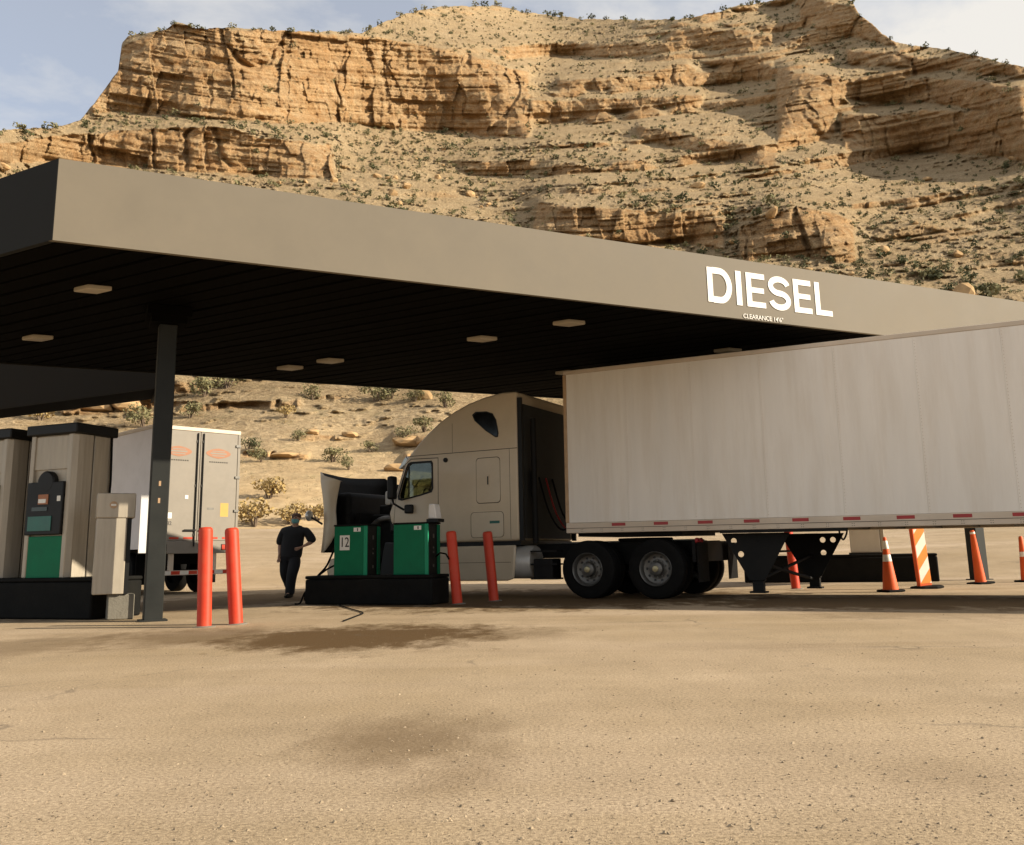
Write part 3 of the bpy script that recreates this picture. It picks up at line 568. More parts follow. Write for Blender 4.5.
# local frame of islands: +x along ii (right), +y away from camera, origin at near right ground corner
def island(pr, length, depth, h, label):
    o = local_empty('pump_island', pr, label, 'island')
    MB().box(-length, 0, 0, depth, 0, h-.06).build('plinth', M['blackpaint'], o, bevel=.03)
    MB().box(-length-.002, .002, -.002, depth+.002, h-.06+.002, h).build('top_slab', M['blackpaint'], o, bevel=.02)
    return o
pL = gp(90, 620); HL = .60
islL = island(pL, 5.5, 1.0, HL, 'black painted plinth under the tall steel dispensers at left')
def world_on(p, lx, ly): 
    ax = math.atan2(ii.y, ii.x); return (p[0]+lx*math.cos(ax)-ly*math.sin(ax), p[1]+lx*math.sin(ax)+ly*math.cos(ax))
def tall_pump(lx, label):
    x, y = world_on(pL, lx, .10); o = empty('fuel_dispenser', (x, y, HL), math.atan2(ii.y, ii.x), label, 'fuel pump', 'tall steel dispensers')
    W, D, H = .92, .74, 2.17          # x from -W..0 ; y 0..D ; front is y=0
    MB().box(-W+.08, -.15, .05, D-.04, 0, H).build('cabinet', M['steel'], o)
    MB().prism([(-.15, -.01), (-.06, -.02), (-.01, .06), (0, .16), (0, .34), (-.15, .34)], 'z', .001, H).build('corner_column', M['steel'], o, bevel=.01)
    MB().box(-.14, -.012, .375, D, .001, H).build('side_panel', M['steel'], o, bevel=.012)
    MB().box(-.13, -.03, .341, .374, .001, H).build('panel_gap', M['seam'], o)
    MB().box(-W, -W+.085, -.005, .12, .001, H).build('side_trim', M['steel'], o, bevel=.012)
    MB().box(-W-.04, -W-.002, .05, D, .001, H).build('rear_post', M['black'], o)
    MB().box(-W-.06, .05, -.06, D+.05, H, H+.16).build('top_cap', M['black'], o, bevel=.02)
    MB().box(-W+.088, -.155, .0, .049, .0, .62).build('lower_door', M['green'], o, bevel=.006)
    hd = MB().box(-W+.04, -.152, -.05, .049, .64, 1.44).build('head', M['black'], o, bevel=.015)
    MB().lathe([(.001, -.052), (.15, -.052), (.17, -.03), (.17, .04)], (-W/2-.06, 0, 1.44), 'y', 24).build('hood_bump', M['black'], hd, smooth=True)
    MB().box(-W+.11, -.34, -.062, -.051, .70, .92).build('display', M['teal'], hd)
    MB().box(-W+.17, -.44, -.058, -.051, 1.0, 1.06).build('display', M['screen'], hd)
    MB().box(-.25, -.185, -.060, -.051, 1.14, 1.22).build('sticker', M['plaque'], hd)
    mb = MB(); mb.box(-W+.29, -.43, -.060, -.051, 1.10, 1.25); mb.build('sticker', M['orangeink'], hd); MB().box(-W+.30, -.47, -.064, -.0605, 1.12, 1.18).build('sticker', M['plaque'], hd)
    MB().box(-W+.088, -.155, .02, .049, 1.64, H-.02).build('upper_panel', M['steel'], o)
    MB().tube([(.012, D-.05, 2.2), (.03, D-.04, 1.5), (.02, D-.05, .9), (.012, D-.06, .25)], .018, 8).build('hose', M['rubber'], o, smooth=True)
    return o
tall_pump(-.60, 'tall steel dispenser with green lower door beside the white kiosk')
tall_pump(-1.96, 'tall steel dispenser cut off by the left edge of the picture')
# white kiosk, footing and sign by the island end
kx = gp(111, 620.5); kk = empty('payment_kiosk', (kx.x, kx.y, 0), math.atan2(dF.y, dF.x), 'pale grey payment kiosk with round emblem at the island end', 'kiosk')
MB().box(-.06, .30, .06, .42, 0, .36).build('footing', M['concrete'], kk, bevel=.02)
MB().box(-.27, .14, 0, .42, .362, 1.44).build('cabinet', M['steel'], kk, bevel=.012)
MB().box(.142, .20, .03, .40, .362, 1.44).build('side_recess', M['black'], kk)
MB().box(-.28, .24, -.012, .44, 1.442, 1.80).build('head', M['steel'], kk, bevel=.012)
em = MB().lathe([(.001, -.018), (.05, -.018), (.052, -.0125)], (-.06, 0, 1.63), 'y', 20).build('emblem', M['rust'], kk, smooth=True)
MB().box(-.095, -.025, -.022, -.0185, 1.615, 1.642).build('emblem_band', M['plaque'], em)
spx = gp(143, 619.5); sg = empty('sign_panel', (spx.x, spx.y, 0), math.atan2(dF.y, dF.x), 'blank white sign panel on a thin post between kiosk and dark column', 'sign')
MB().box(-.12, .10, -.02, .0, .93, 1.78).build('panel', M['signwhite'], sg, bevel=.006); MB().tube([(.04, .03, 0), (.04, .03, 1.7)], .022, 8).build('post', M['concrete'], sg)

pM = gp(432, 605); HM = .50
islM = island(pM, 2.52, .70, HM, 'black painted plinth under the two green satellite pumps')
def green_pump(lx, label, number=None, cover=False):
    x, y = world_on(pM, lx, .12); o = empty('satellite_pump', (x, y, HM), math.atan2(ii.y, ii.x), label, 'fuel pump', 'green satellite pumps')
    W, D, H = .60, .48, .86
    MB().box(-W, 0, 0, .03, .0, H).build('front_door', M['green'], o, bevel=.008)
    MB().box(.002, .07, -.006, .03, .0, H).build('corner_trim', M['greenlight'], o, bevel=.006)
    MB().box(-W, .05, .032, D, .001, H-.003).build('cabinet', M['black'], o)
    MB().box(-W-.01, .08, -.012, D+.01, H+.001, H+.03).build('lid', M['blackpaint'], o, bevel=.006)
    MB().box(.052, .072, D-.10, D, .0, H-.01).build('rear_trim', M['green'], o, bevel=.004)
    for z_, s_ in ((.12, .05), (.36, .03), (.44, .03), (.62, .07)): MB().box(.0515, .062, .22, .26, z_, z_+s_).build('valve', M['alu'], o)
    MB().box(-.20, -.06, -.006, -.0005, H-.10, H-.03).build('sticker', M['plaque'], o); MB().box(-.13, -.11, -.008, -.0065, H-.09, H-.04).build('sticker_mark', M['ink'], o)
    if number:
        pl = MB().box(-W+.12, -W+.32, -.007, -.0005, .44, .70).build('number_plate', M['plaque'], o)
        text_on('number', number, .245, M['ink'], pl, (-W+.22, -.0095, .57), (1, 0, 0), (0, 0, 1), .002, .8)
    if cover:
        cv = MB().prism([(-.03, 0), (.14, 0), (.09, .26), (-.02, .26)], 'y', .20, .42).build('white_cover', M['white'], o, bevel=.02); cv.location = (0, 0, H+.09)
        MB().box(-.05, .17, .18, .44, H+.032, H+.088).build('cover_base', M['black'], o)
    return o
green_pump(-1.40, 'green satellite pump with number plate 12', '12'); gpB = green_pump(-.20, 'green satellite pump with white cover behind, nearest the red bollards', None, True)
MB().tube([(.07, .3, .3), (.2, .2, .36), (.36, .1, .34), (.44, .05, .25)], .014, 8).build('hose', M['rubber'], gpB, smooth=True)
# fuel hose hanging off the island towards the person
hx = [world_on(pM, a, b)+(z_,) for a, b, z_ in ((-2.00, .3, 1.15), (-2.14, .3, .9), (-2.29, .33, .66), (-2.49, .35, .48), (-2.69, .4, .30), (-2.84, .5, .12), (-2.94, .7, .025), (-3.04, 1.1, .02), (-2.94, 1.5, .02), (-2.64, 1.7, .02))]
def smooth_path(pts, n=6):
    P = [Vector(p) for p in pts]; out = []
    for i_ in range(len(P)-1):
        a, b, c_, d = P[max(i_-1, 0)], P[i_], P[i_+1], P[min(i_+2, len(P)-1)]
        for k in range(n):
            t = k/n; out.append(.5*((2*b)+(c_-a)*t+(2*a-5*b+4*c_-d)*t*t+(3*b-3*c_+d-a)*t**3))
    return out+[P[-1]]
tag(MB().tube(smooth_path(hx), .019, 8).build('fuel_hose', M['rubber'], None, smooth=True), 'black fuel hose hanging off the pump island end down to the ground', 'hose')
hx2 = [world_on(pM, a, b)+(z_,) for a, b, z_ in ((-2.01, .42, .80), (-2.14, .45, .70), (-2.36, .45, .60), (-2.59, .45, .44), (-2.71, .3, .2), (-2.74, .2, .025), (-2.64, -.1, .02))]
tag(MB().tube(smooth_path(hx2), .017, 8).build('fuel_hose', M['rubber'], None, smooth=True), 'thinner black hose looping from the green pump 12 over the island edge', 'hose')
cr = [gp(*p) for p in ((330, 600), (340, 606), (352, 610), (363, 613.5), (356, 617), (343, 622))]
tag(MB().tube(smooth_path([(p.x, p.y, .012) for p in cr], 4), .010, 6).build('loose_cord', M['rubber'], None, smooth=True), 'thin black cord lying kinked on the ground before the pump island', 'cord')

# far right island behind the trailer
pR = gp(940, 581.5); islR = island(pR, 4.4, .9, .64, 'black painted plinth behind the trailer near the traffic cones')
x, y = world_on(pR, -1.08, .15); rb = empty('pump_cabinet', (x, y, .64), math.atan2(ii.y, ii.x), 'plain grey pump cabinet on the far black plinth', 'fuel pump')
MB().box(-.80, -.12, 0, .6, .05, 1.25).build('cabinet', M['paleshell'], rb, bevel=.02); MB().box(-.118, -.02, .02, .6, .05, 1.25).build('side_panel', M['steel'], rb, bevel=.02)
MB().box(-.84, .02, -.03, .62, 0, .045).build('base', M['black'], rb)
MB().tube(smooth_path([(-.82, .1, 1.1), (-.95, .08, .8), (-1.02, .06, .55), (-.95, .06, .36), (-.86, .08, .5), (-.83, .1, .7)]), .022, 8).build('hose', M['rubber'], rb, smooth=True)

# ------------------------------------------------------------------ traffic cones and delineators
def cone(px_, py_, H, label, lean=0, tilt=0, collars=((.55, .68), (.78, .93)), rb_=.135, rt_=.028, base=.36):
    p = gp(px_, py_); o = empty('traffic_cone', (p.x, p.y, 0), .3, label, 'traffic cone', 'orange traffic cones')
    MB().box(-base/2, base/2, -base/2, base/2, 0, .045).build('base', M['rubber'], o, bevel=.02)
    rad_ = lambda t: rb_+(rt_-rb_)*t
    b_ = MB().lathe([(rb_*1.05, .046), (rb_, .07), (rad_(.98), H-.02), (rt_*.6, H), (.001, H)], (0, 0, 0), 'z', 28).build('cone_body', M['orange'], o, smooth=True)
    for a, b in collars: MB().lathe([(rad_(a)+.001, a*H), (rad_(a)+.004, a*H+.004), (rad_(b)+.004, b*H-.004), (rad_(b)+.001, b*H)], (0, 0, 0), 'z', 28).build('reflective_collar', M['whitetape'], o, smooth=True)
    o.rotation_euler = (tilt, lean, .3); return o
cone(891, 592, .99, 'orange traffic cone with two white collars, wide base, left of the striped panel', -.03)
cone(981, 584, 1.12, 'slim leaning orange cone in front of the dark canopy post', -.07, collars=((.93, .97),), rb_=.11, rt_=.045, base=.4)
cone(1027, 582, .98, 'orange cone with white collar cut by the right edge of the picture', -.03, collars=((.55, .66),), rb_=.11, rt_=.04)
p = gp(925, 588.5); vp = empty('striped_delineator', (p.x, p.y, 0), R(14), 'tall channelizer panel with slanting orange and white stripes', 'delineator')
vp.rotation_euler = (0, -.055, R(14))
MB().lathe([(.30, 0), (.31, .02), (.29, .045), (.05, .06)], (0.05, 0, 0), 'z', 8).build('base', M['rubber'], vp)
Hd = 1.18; hw = .14
bd = MB().box(-hw, hw, -.045, .045, .05, Hd).build('body', M['orange'], vp, bevel=.01)
MB().box(-hw-.02, -hw+.0, -.09, -.046, .06, Hd).build('edge_tube', M['orange'], vp)
# diagonal stripes clipped to the panel face
xs0, xs1, z0_, z1_ = -hw+.02, hw-.01, .10, Hd-.04
def clip_band(c0, c1):
    poly = [(xs0, z0_), (xs1, z0_), (xs1, z1_), (xs0, z1_)]
    for sgn, cval in ((1, c0), (-1, c1)):
        out = []
        for k in range(len(poly)):
            a, b = poly[k], poly[(k+1) % len(poly)]; da = sgn*((a[1]-1.1*a[0])-cval); db = sgn*((b[1]-1.1*b[0])-cval)
            if da >= 0: out.append(a)
            if da*db < 0: t = da/(da-db); out.append((a[0]+(b[0]-a[0])*t, a[1]+(b[1]-a[1])*t))
        poly = out
        if len(poly) < 3: return None
    return poly
for k in range(-3, 8):
    pl = clip_band(k*.235, k*.235+.2349)
    if pl: MB().prism(pl, 'y', -.050, -.0455).build('stripe', M['whitetape'] if k % 2 else M['stripeorange'], vp)

# ------------------------------------------------------------------ trailer and tractor frame
AT = -61.6; ax_t = R(90-AT); TO = Vector((.93, 17.09, 0))
def troot(name, label, cat): return empty(name, TO, ax_t, label, cat)

# wheels -----------------------------------------------------------
def wheel(parent, x, y_out, side, r=.515, wd=.27, dual=True, name='wheel', steer=False):
    """side=+1: outer face towards +y"""
    wh = MB(); s_ = side
    def tyre(mb, yo):
        pr = [(.30, 0), (.33, .012), (.40, .004), (.47, .012), (.505, .035), (.515, .07), (.515, wd*.33), (.507, wd*.34), (.507, wd*.37), (.515, wd*.38), (.515, wd*.62), (.507, wd*.63), (.507, wd*.66), (.515, wd*.67), (.515, wd-.07), (.505, wd-.035), (.47, wd-.012), (.38, wd-.004), (.30, wd)]
        mb.lathe([(a*r/.515, yo-s_*b) for a, b in pr], (x, 0, r), 'y', 44)
    mb = MB(); tyre(mb, y_out); o = mb.build(name, M['rubber'], parent, smooth=True)
    if dual: mb = MB(); tyre(mb, y_out-s_*.33); mb.build('inner_tyre', M['rubber'], o, smooth=True)
    if steer: pr = [(.300, -.008), (.290, .004), (.275, -.01), (.262, -.05), (.22, -.04), (.14, .02), (.12, .05), (.0, .06)]
    else: pr = [(.300, -.008), (.290, .004), (.278, -.006), (.266, -.045), (.258, -.13), (.20, -.155), (.15, -.15), (.12, -.12), (.115, -.02), (.09, .0), (.001, .004)]
    MB().lathe([(a, y_out+s_*b) for a, b in pr], (x, 0, r), 'y', 40).build('rim', M['alu'], o, smooth=True)
    if not steer:
        mb = MB()
        for k in range(10):
            a = 2*math.pi*k/10; mb.lathe([(.001, y_out-s_*.1455), (.024, y_out-s_*.1455), (.024, y_out-s_*.16)], (x+.208*math.cos(a), 0, r+.208*math.sin(a)), 'y', 10)
        mb.build('hand_hole_ring', M['ink'], o)['kind'] = 'stuff'; mb = MB()
        for k in range(10):
            a = 2*math.pi*(k+.5)/10; mb.lathe([(.001, y_out-s_*.11), (.014, y_out-s_*.11), (.014, y_out-s_*.15)], (x+.145*math.cos(a), 0, r+.145*math.sin(a)), 'y', 6)
        mb.build('lug_nut_ring', M['alu'], o)['kind'] = 'stuff'
        MB().lathe([(.001, y_out+s_*.02), (.05, y_out+s_*.015), (.075, y_out-s_*.02), (.075, y_out-s_*.05)], (x, 0, r), 'y', 20).build('hub_cap', M['hub'], o, smooth=True)
    return o
# ---- trailer
tr = troot('box_trailer', 'long off-white box trailer coupled behind the tan tractor', 'trailer')
tr.rotation_euler = (0, -.009, ax_t); tr.location = TO+Vector((0, 0, .0))
TW, TLn, TZ0, TZ1 = 2.59, 16.15, 1.165, 4.19
xb = [0-.06]+[-1.22-1.22*k for k in range(13)]+[-TLn+.10]
for k in range(len(xb)-1):
    MB().box(xb[k+1]+.0006, xb[k]-.0006, -.035, -.001, TZ0+.19, TZ1-.08).build('side_panel', M['trailer'], tr, bevel=.001, seg=1)
for k in range(1, len(xb)-1):      # rivet lines down the laps
    mb = MB()
    for q_ in range(52): mb.lathe([(.007, -.001), (.004, .002), (.0005, .0025)], (xb[k]-.022, 0, TZ0+.24+q_*.052), 'y', 5); 
    o = mb.build('rivet_row', M['rail'], tr); o['kind'] = 'stuff'
for k in range(len(xb)-1):         # faint intermediate posts
    xm = (xb[k]+xb[k+1])/2; MB().box(xm-.004, xm+.004, -.001, .0012, TZ0+.2, TZ1-.1).build('post_crease', M['trailer'], tr)
MB().box(-TLn+.1, -.06, -TW, -TW+.035, TZ0+.19, TZ1-.08).build('far_side_wall', M['trailer'], tr)
MB().box(-TLn, 0, -TW+.001, .004, TZ1-.08+.001, TZ1).build('top_rail', M['rail'], tr, bevel=.012)
MB().box(-TLn, -.0, -.055, .007, TZ0, TZ0+.188).build('bottom_rail', M['rail'], tr, bevel=.01)
MB().box(-TLn, -.0, -TW-.003, -TW+.055, TZ0, TZ0+.188).build('bottom_rail', M['rail'], tr, bevel=.01)
MB().box(-TLn, 0, -.04, .0115, TZ0+.085, TZ0+.093).build('rail_lip', M['seam'], tr)
for yy in (-.075, -TW-.002): MB().box(-.058, .012, yy, yy+.08, TZ0+.19, TZ1-.081).build('corner_post', M['rust'], tr, bevel=.012)
MB().box(-.05, -.002, -TW+.08, -.08, TZ0+.001, TZ1-.081).build('front_wall', M['trailer'], tr)
MB().box(-TLn+.05, -.05, -TW+.06, -.06, TZ0+.10, TZ0+.16).build('floor', M['chassis'], tr)
for k in range(26): MB().box(-.7-k*.6, -.62-k*.6, -TW+.06, -.06, TZ0+.005, TZ0+.098).build('cross_member', M['chassis'], tr)
MB().box(-TLn, -TLn+.09, -TW+.04, -.04, TZ0, TZ1-.082).build('rear_doors', M['trailer'], tr)
for k in range(19):                # conspicuity tape, alternating
    xc = -1.03-.79*k; MB().box(xc-.13, xc+.13, .0071, .0095, TZ0+.115, TZ0+.168).build('red_reflector', M['redtape'], tr)
    MB().box(xc-.50, xc-.30, .0071, .0092, TZ0+.118, TZ0+.165).build('pale_reflector', M['rail'], tr)
for k in range(40):
    xc = -.3-.39*k; mb = MB()
    for a in (-.03, .0): 
        for b in (0, .035): mb.lathe([(.007, .0), (.005, .003), (.0005, .0035)], (xc+a, .007, TZ0+.03+b), 'y', 5)
    mb.build('bolt_cluster', M['seam'], tr)['kind'] = 'stuff'
MB().box(-4.9, -2.85, -.05, .003, TZ0-.05, TZ0-.001).build('gear_mount_rail', M['chassis'], tr)
MB().box(-2.1, -.1, -TW+.3, -.3, TZ0-.06, TZ0-.001).build('kingpin_plate', M['chassis'], tr)
for yy, xc in ((-.30, -3.38), (-2.25, -3.92)):     # landing gear: leg, wing plate with lightening holes, foot
    lg = MB().box(xc-.11, xc+.11, yy-.09, yy+.065, .32, TZ0-.05).build('landing_leg', M['chassis'], tr, bevel=.01)
    MB().box(xc-.09, xc+.09, yy-.07, yy+.055, .16, .34).build('inner_leg', M['chassis'], lg); MB().box(xc-.13, xc+.13, yy-.12, yy+.12, .13, .16).build('foot_plate', M['chassis'], lg)
    # plate with real holes: ring segments triangulated by a boolean-free fill
    bm = bmesh.new(); yp = yy+.072
    outer = [(xc-.58, TZ0-.052), (xc-.13, .34), (xc+.13, .34), (xc+.56, TZ0-.052)]
    holes = [(xc+.36, TZ0-.18, .05), (xc+.25, TZ0-.40, .05), (xc-.05, TZ0-.2, .03)] if yy > -1 else [(xc-.38, TZ0-.17, .05), (xc-.20, TZ0-.17, .05), (xc-.20, TZ0-.40, .05)]
    ed = []
    def loop(pts):
        vs = [bm.verts.new((a, yp, b)) for a, b in pts]; ed.extend(bm.edges.new((vs[k], vs[(k+1) % len(vs)])) for k in range(len(vs)))
    loop(outer)
    for hx_, hz_, hr in holes: loop([(hx_+hr*math.cos(2*math.pi*k/14), hz_+hr*math.sin(2*math.pi*k/14)) for k in range(14)])
    bmesh.ops.triangle_fill(bm, edges=ed, use_beauty=True)
    ex = bmesh.ops.extrude_face_region(bm, geom=bm.faces[:]); bmesh.ops.translate(bm, vec=(0, .008, 0), verts=[v for v in ex['geom'] if isinstance(v, bmesh.types.BMVert)])
    bmesh.ops.recalc_face_normals(bm, faces=bm.faces)
    mw = bpy.data.meshes.new('wing_plate'); bm.to_mesh(mw); bm.free(); mw.materials.append(M['chassis']); wo_ = bpy.data.objects.new('wing_plate', mw); C.objects.link(wo_); wo_.parent = lg
MB().tube([(-3.4, -.32, .62), (-3.9, -2.2, .30)], .03, 8).build('cross_brace', M['chassis'], tr); MB().tube([(-3.4, -.32, .35), (-3.9, -2.2, .72)], .03, 8).build('cross_brace', M['chassis'], tr)
MB().tube([(-3.5, -.3, .80), (-3.5, -2.25, .80)], .02, 8).build('shaft', M['chassis'], tr)
for xa in (-12.6, -13.85):
    MB().tube([(xa, -.5, .515), (xa, -2.1, .515)], .07, 10).build('axle', M['chassis'], tr)
    wheel(tr, xa, -.01, 1); wheel(tr, xa, -TW+.01, -1)
for yy in (-.85, -1.75): MB().box(-14.6, -11.6, yy-.05, yy+.05, .70, TZ0-.001).build('bogie_rail', M['chassis'], tr)

# ---- tractor
tk = troot('tractor_unit', 'tan sleeper tractor unit with its hood tipped open beside the pumps', 'truck')
YC0, YC1 = -.10, -2.49
prof = [(1.02, 1.06), (1.02, 3.93), (1.35, 3.94), (1.78, 3.88), (2.15, 3.78), (2.48, 3.65), (2.80, 3.48), (3.08, 3.28), (3.30, 3.10), (3.50, 2.90), (3.62, 2.77), (3.68, 2.68), (3.98, 1.86), (4.06, 1.68), (4.02, 1.50), (3.94, 1.42), (3.94, 1.06)]
cab = MB().prism(prof, 'y', YC1, YC0).build('cab_body', M['cabpaint'], tk, bevel=.07, seg=4, ang=14)
def bool_cut(obj, cutter_mb, nm):
    c_ = cutter_mb.build(nm, M['cabdark'], None); c_.parent = obj.parent; m_ = obj.modifiers.new(nm, 'BOOLEAN'); m_.operation = 'DIFFERENCE'; m_.solver = 'EXACT'; m_.object = c_
    bpy.context.view_layer.update(); dg = bpy.context.evaluated_depsgraph_get(); nm_ = bpy.data.meshes.new_from_object(obj.evaluated_get(dg)); obj.modifiers.clear(); old = obj.data; obj.data = nm_
    bpy.data.objects.remove(c_)
win = [(3.02, 2.68), (3.00, 2.12), (3.04, 2.06), (3.70, 1.97), (3.80, 1.99), (3.80, 2.05), (3.60, 2.60), (3.54, 2.66)]
win = [(3.035, 2.665), (3.005, 2.62), (3.0, 2.16), (3.03, 2.09), (3.30, 2.03), (3.70, 1.965), (3.78, 1.985), (3.79, 2.05), (3.61, 2.56), (3.56, 2.645), (3.50, 2.668)]
bool_cut(cab, MB().prism([(2.5, 1.3), (2.5, 2.74), (3.55, 2.74), (3.90, 1.80), (3.86, 1.3)], 'y', YC1+.09, YC0-.09), 'cut_a')
bool_cut(cab, MB().prism(win, 'y', YC0-.2, YC0+.2), 'cut_b')
bool_cut(cab, MB().prism(win, 'y', YC1-.2, YC1+.2), 'cut_c')
bool_cut(cab, MB().prism([(3.45, 2.62), (3.78, 1.92), (4.3, 1.98), (3.8, 2.72)], 'y', YC1+.16, YC0-.16), 'cut_d')
def frame_ring(pts, grow):
    cx_ = sum(p[0] for p in pts)/len(pts); cz_ = sum(p[1] for p in pts)/len(pts)
    return [(cx_+(p[0]-cx_)*grow, cz_+(p[1]-cz_)*(1+(grow-1)*1.1)) for p in pts]
def ring(inner, outer, y0, y1, name, m, parent):
    n = len(inner); mb = MB(); vs = [(p[0], y0, p[1]) for p in inner]+[(p[0], y0, p[1]) for p in outer]+[(p[0], y1, p[1]) for p in inner]+[(p[0], y1, p[1]) for p in outer]
    fs = []
    for k in range(n):
        k2 = (k+1) % n; fs += [(2*n+k, 2*n+k2, 3*n+k2, 3*n+k), (k, n+k, n+k2, k2), (n+k, 3*n+k, 3*n+k2, n+k2), (k, k2, 2*n+k2, 2*n+k)]
    mb.add(vs, fs); return mb.build(name, m, parent)
door = MB().prism([(2.86, 1.12), (2.86, 2.735), (3.50, 2.735), (3.62, 2.66), (3.86, 1.97), (3.93, 1.6), (3.90, 1.12)], 'y', YC0+.001, YC0+.004)
# door outline as a thin seam ring
dpts = [(2.85, 1.14), (2.85, 2.74), (3.50, 2.755), (3.64, 2.66), (3.88, 1.95), (3.92, 1.55), (3.90, 1.14)]
door = ring(dpts, frame_ring(dpts, 1.018), YC0-.01, YC0+.002, 'door_seam', M['seam'], tk)
dw = ring(win, frame_ring(win, 1.10), YC0-.02, YC0+.006, 'window_frame', M['black'], tk)
MB().prism(frame_ring(win, 1.01), 'y', YC0-.03, YC0-.022).build('window_pane', M['glass'], dw)
MB().box(3.56, 3.575, YC0-.022, YC0-.005, 2.0, 2.62).build('window_bar', M['black'], dw)
MB().prism(frame_ring(win, 1.01), 'y', YC1+.022, YC1+.03).build('window_pane', M['glass'], tk)
# windscreen pane follows the rake
ws = MB(); ws.add([(3.66, YC1+.17, 2.66), (3.66, YC0-.17, 2.66), (3.94, YC0-.17, 1.93), (3.94, YC1+.17, 1.93)], [(0, 1, 2, 3)]); wsp = ws.build('windscreen', M['glass'], tk)
MB().tube([(3.67, -1.28, 2.66), (3.95, -1.28, 1.93)], .018, 6).build('windscreen_divider', M['black'], wsp)
MB().tube([(3.73, -.9, 2.5), (3.90, -.5, 2.02)], .010, 6).build('wiper', M['black'], wsp)
st_ = MB(); 
st_.tube([(3.42+.07*math.cos(a), -.66+.20*math.sin(a), 2.02+.17*math.cos(a)) for a in [2*math.pi*k/20 for k in range(21)]], .016, 6); st_.build('steering_wheel', M['black'], tk, smooth=True)
MB().box(2.66, 3.05, -.95, -.45, 1.35, 1.85).build('seat', M['cabdark'], tk, bevel=.06); MB().box(2.58, 2.74, -.95, -.45, 1.8, 2.5).build('seat_back', M['cabdark'], tk, bevel=.06)
# sleeper details
MB().box(1.03, 3.58, YC0-.005, YC0+.0025, 2.815, 2.828).build('roof_seam', M['seam'], tk)
MB().box(1.20, 1.207, YC0-.005, YC0+.002, 1.1, 2.81).build('panel_seam', M['seam'], tk); MB().box(2.50, 2.506, YC0-.005, YC0+.002, 2.83, 3.42).build('panel_seam', M['seam'], tk)
def rrect(x0, x1, z0, z1, r, n=4):
    pts = []
    for cx_, cz_, a0 in ((x1-r, z1-r, 0), (x0+r, z1-r, 90), (x0+r, z0+r, 180), (x1-r, z0+r, 270)):
        pts += [(cx_+r*math.cos(R(a0+90*k/n)), cz_+r*math.sin(R(a0+90*k/n))) for k in range(n+1)]
    return pts
for (x0, x1, z0, z1, nm) in ((1.42, 1.95, 1.80, 2.67, 'sleeper_hatch'), (1.36, 2.08, 1.14, 1.62, 'luggage_door')):
    hp = rrect(x0, x1, z0, z1, .07); o = MB().prism(hp, 'y', YC0-.01, YC0+.009).build(nm, M['cabpaint'], tk, bevel=.006); ring(hp, frame_ring(hp, 1.025), YC0-.01, YC0+.0025, 'seam', M['seam'], o)
    if nm == 'sleeper_hatch': MB().box(1.645, 1.725, YC0+.0095, YC0+.016, 2.12, 2.34).build('latch', M['cabpaint'], o, bevel=.005); MB().box(1.67, 1.70, YC0+.0165, YC0+.018, 2.15, 2.31).build('latch_slot', M['seam'], o)
    else: MB().box(1.44, 1.66, YC0+.0095, YC0+.011, 1.40, 1.45).build('sticker', M['teal'], o)
qw = [(2.0, 3.53), (1.93, 3.58), (1.70, 3.57), (1.57, 3.52), (1.50, 3.40), (1.455, 3.16), (1.47, 3.09), (1.52, 3.09), (1.72, 3.22), (1.95, 3.42)]
ring(qw, frame_ring(qw, 1.10), YC0-.01, YC0+.006, 'vent_window_frame', M['black'], tk); MB().prism(qw, 'y', YC0-.01, YC0+.003).build('vent_window', M['darkglass'], tk)
MB().lathe([(.001, .035), (.045, .03), (.05, -.0)], (2.66, YC0, 2.69), 'y', 14).build('marker_lamp', M['black'], tk, smooth=True)
MB().prism([(3.58, 2.73), (3.80, 2.58), (3.84, 2.60), (3.66, 2.84)], 'y', YC1+.1, YC0-.03).build('sun_visor', M['chrome'], tk, bevel=.01)
MB().box(.93, 1.018, YC0-.06, YC0-.005, 1.06, 3.80).build('side_extender', M['black'], tk); MB().box(.93, 1.018, YC1+.005, YC1+.06, 1.06, 3.80).build('side_extender', M['black'], tk)
MB().box(.985, 1.02, -2.3, -.3, 1.1, 3.7).build('rear_wall_shade_sheet', M['cabdark'], tk)  # near-black sheet painting the shade on the tan sleeper back
MB().box(1.02, 3.94, YC1+.06, YC0-.06, .98, 1.058).build('cab_sill', M['black'], tk)
# side fairing, tank, steps
MB().prism([(1.16, .36), (1.10, .98), (3.60, .98), (3.60, .40), (3.4, .32), (1.3, .32)], 'y', YC0-.05, YC0+.02).build('side_fairing', M['cabpaint'], tk, bevel=.03)
MB().box(1.2, 3.55, YC0-.0, YC0+.0225, .66, .668).build('fairing_seam', M['seam'], tk)
MB().prism([(3.62, .36), (3.62, 1.05), (4.15, 1.10), (4.20, .90), (4.30, .36)], 'y', YC0-.5, YC0).build('step_box', M['black'], tk, bevel=.02)
MB().lathe([(.001, -.0), (.29, .0), (.31, .03), (.31, 1.9), (.29, 1.93), (.001, 1.93)], (.84, YC0-.34, .66), 'x', 28).build('fuel_tank', M['tank'], tk, smooth=True)
for z_ in (.34, .60, .84): MB().box(.25, .80, -.36, -.10, z_, z_+.03).build('deck_step', M['chassis'], tk)
MB().box(.35, .75, -.5, -.12, .36, .72).build('battery_box', M['chassis'], tk, bevel=.02)
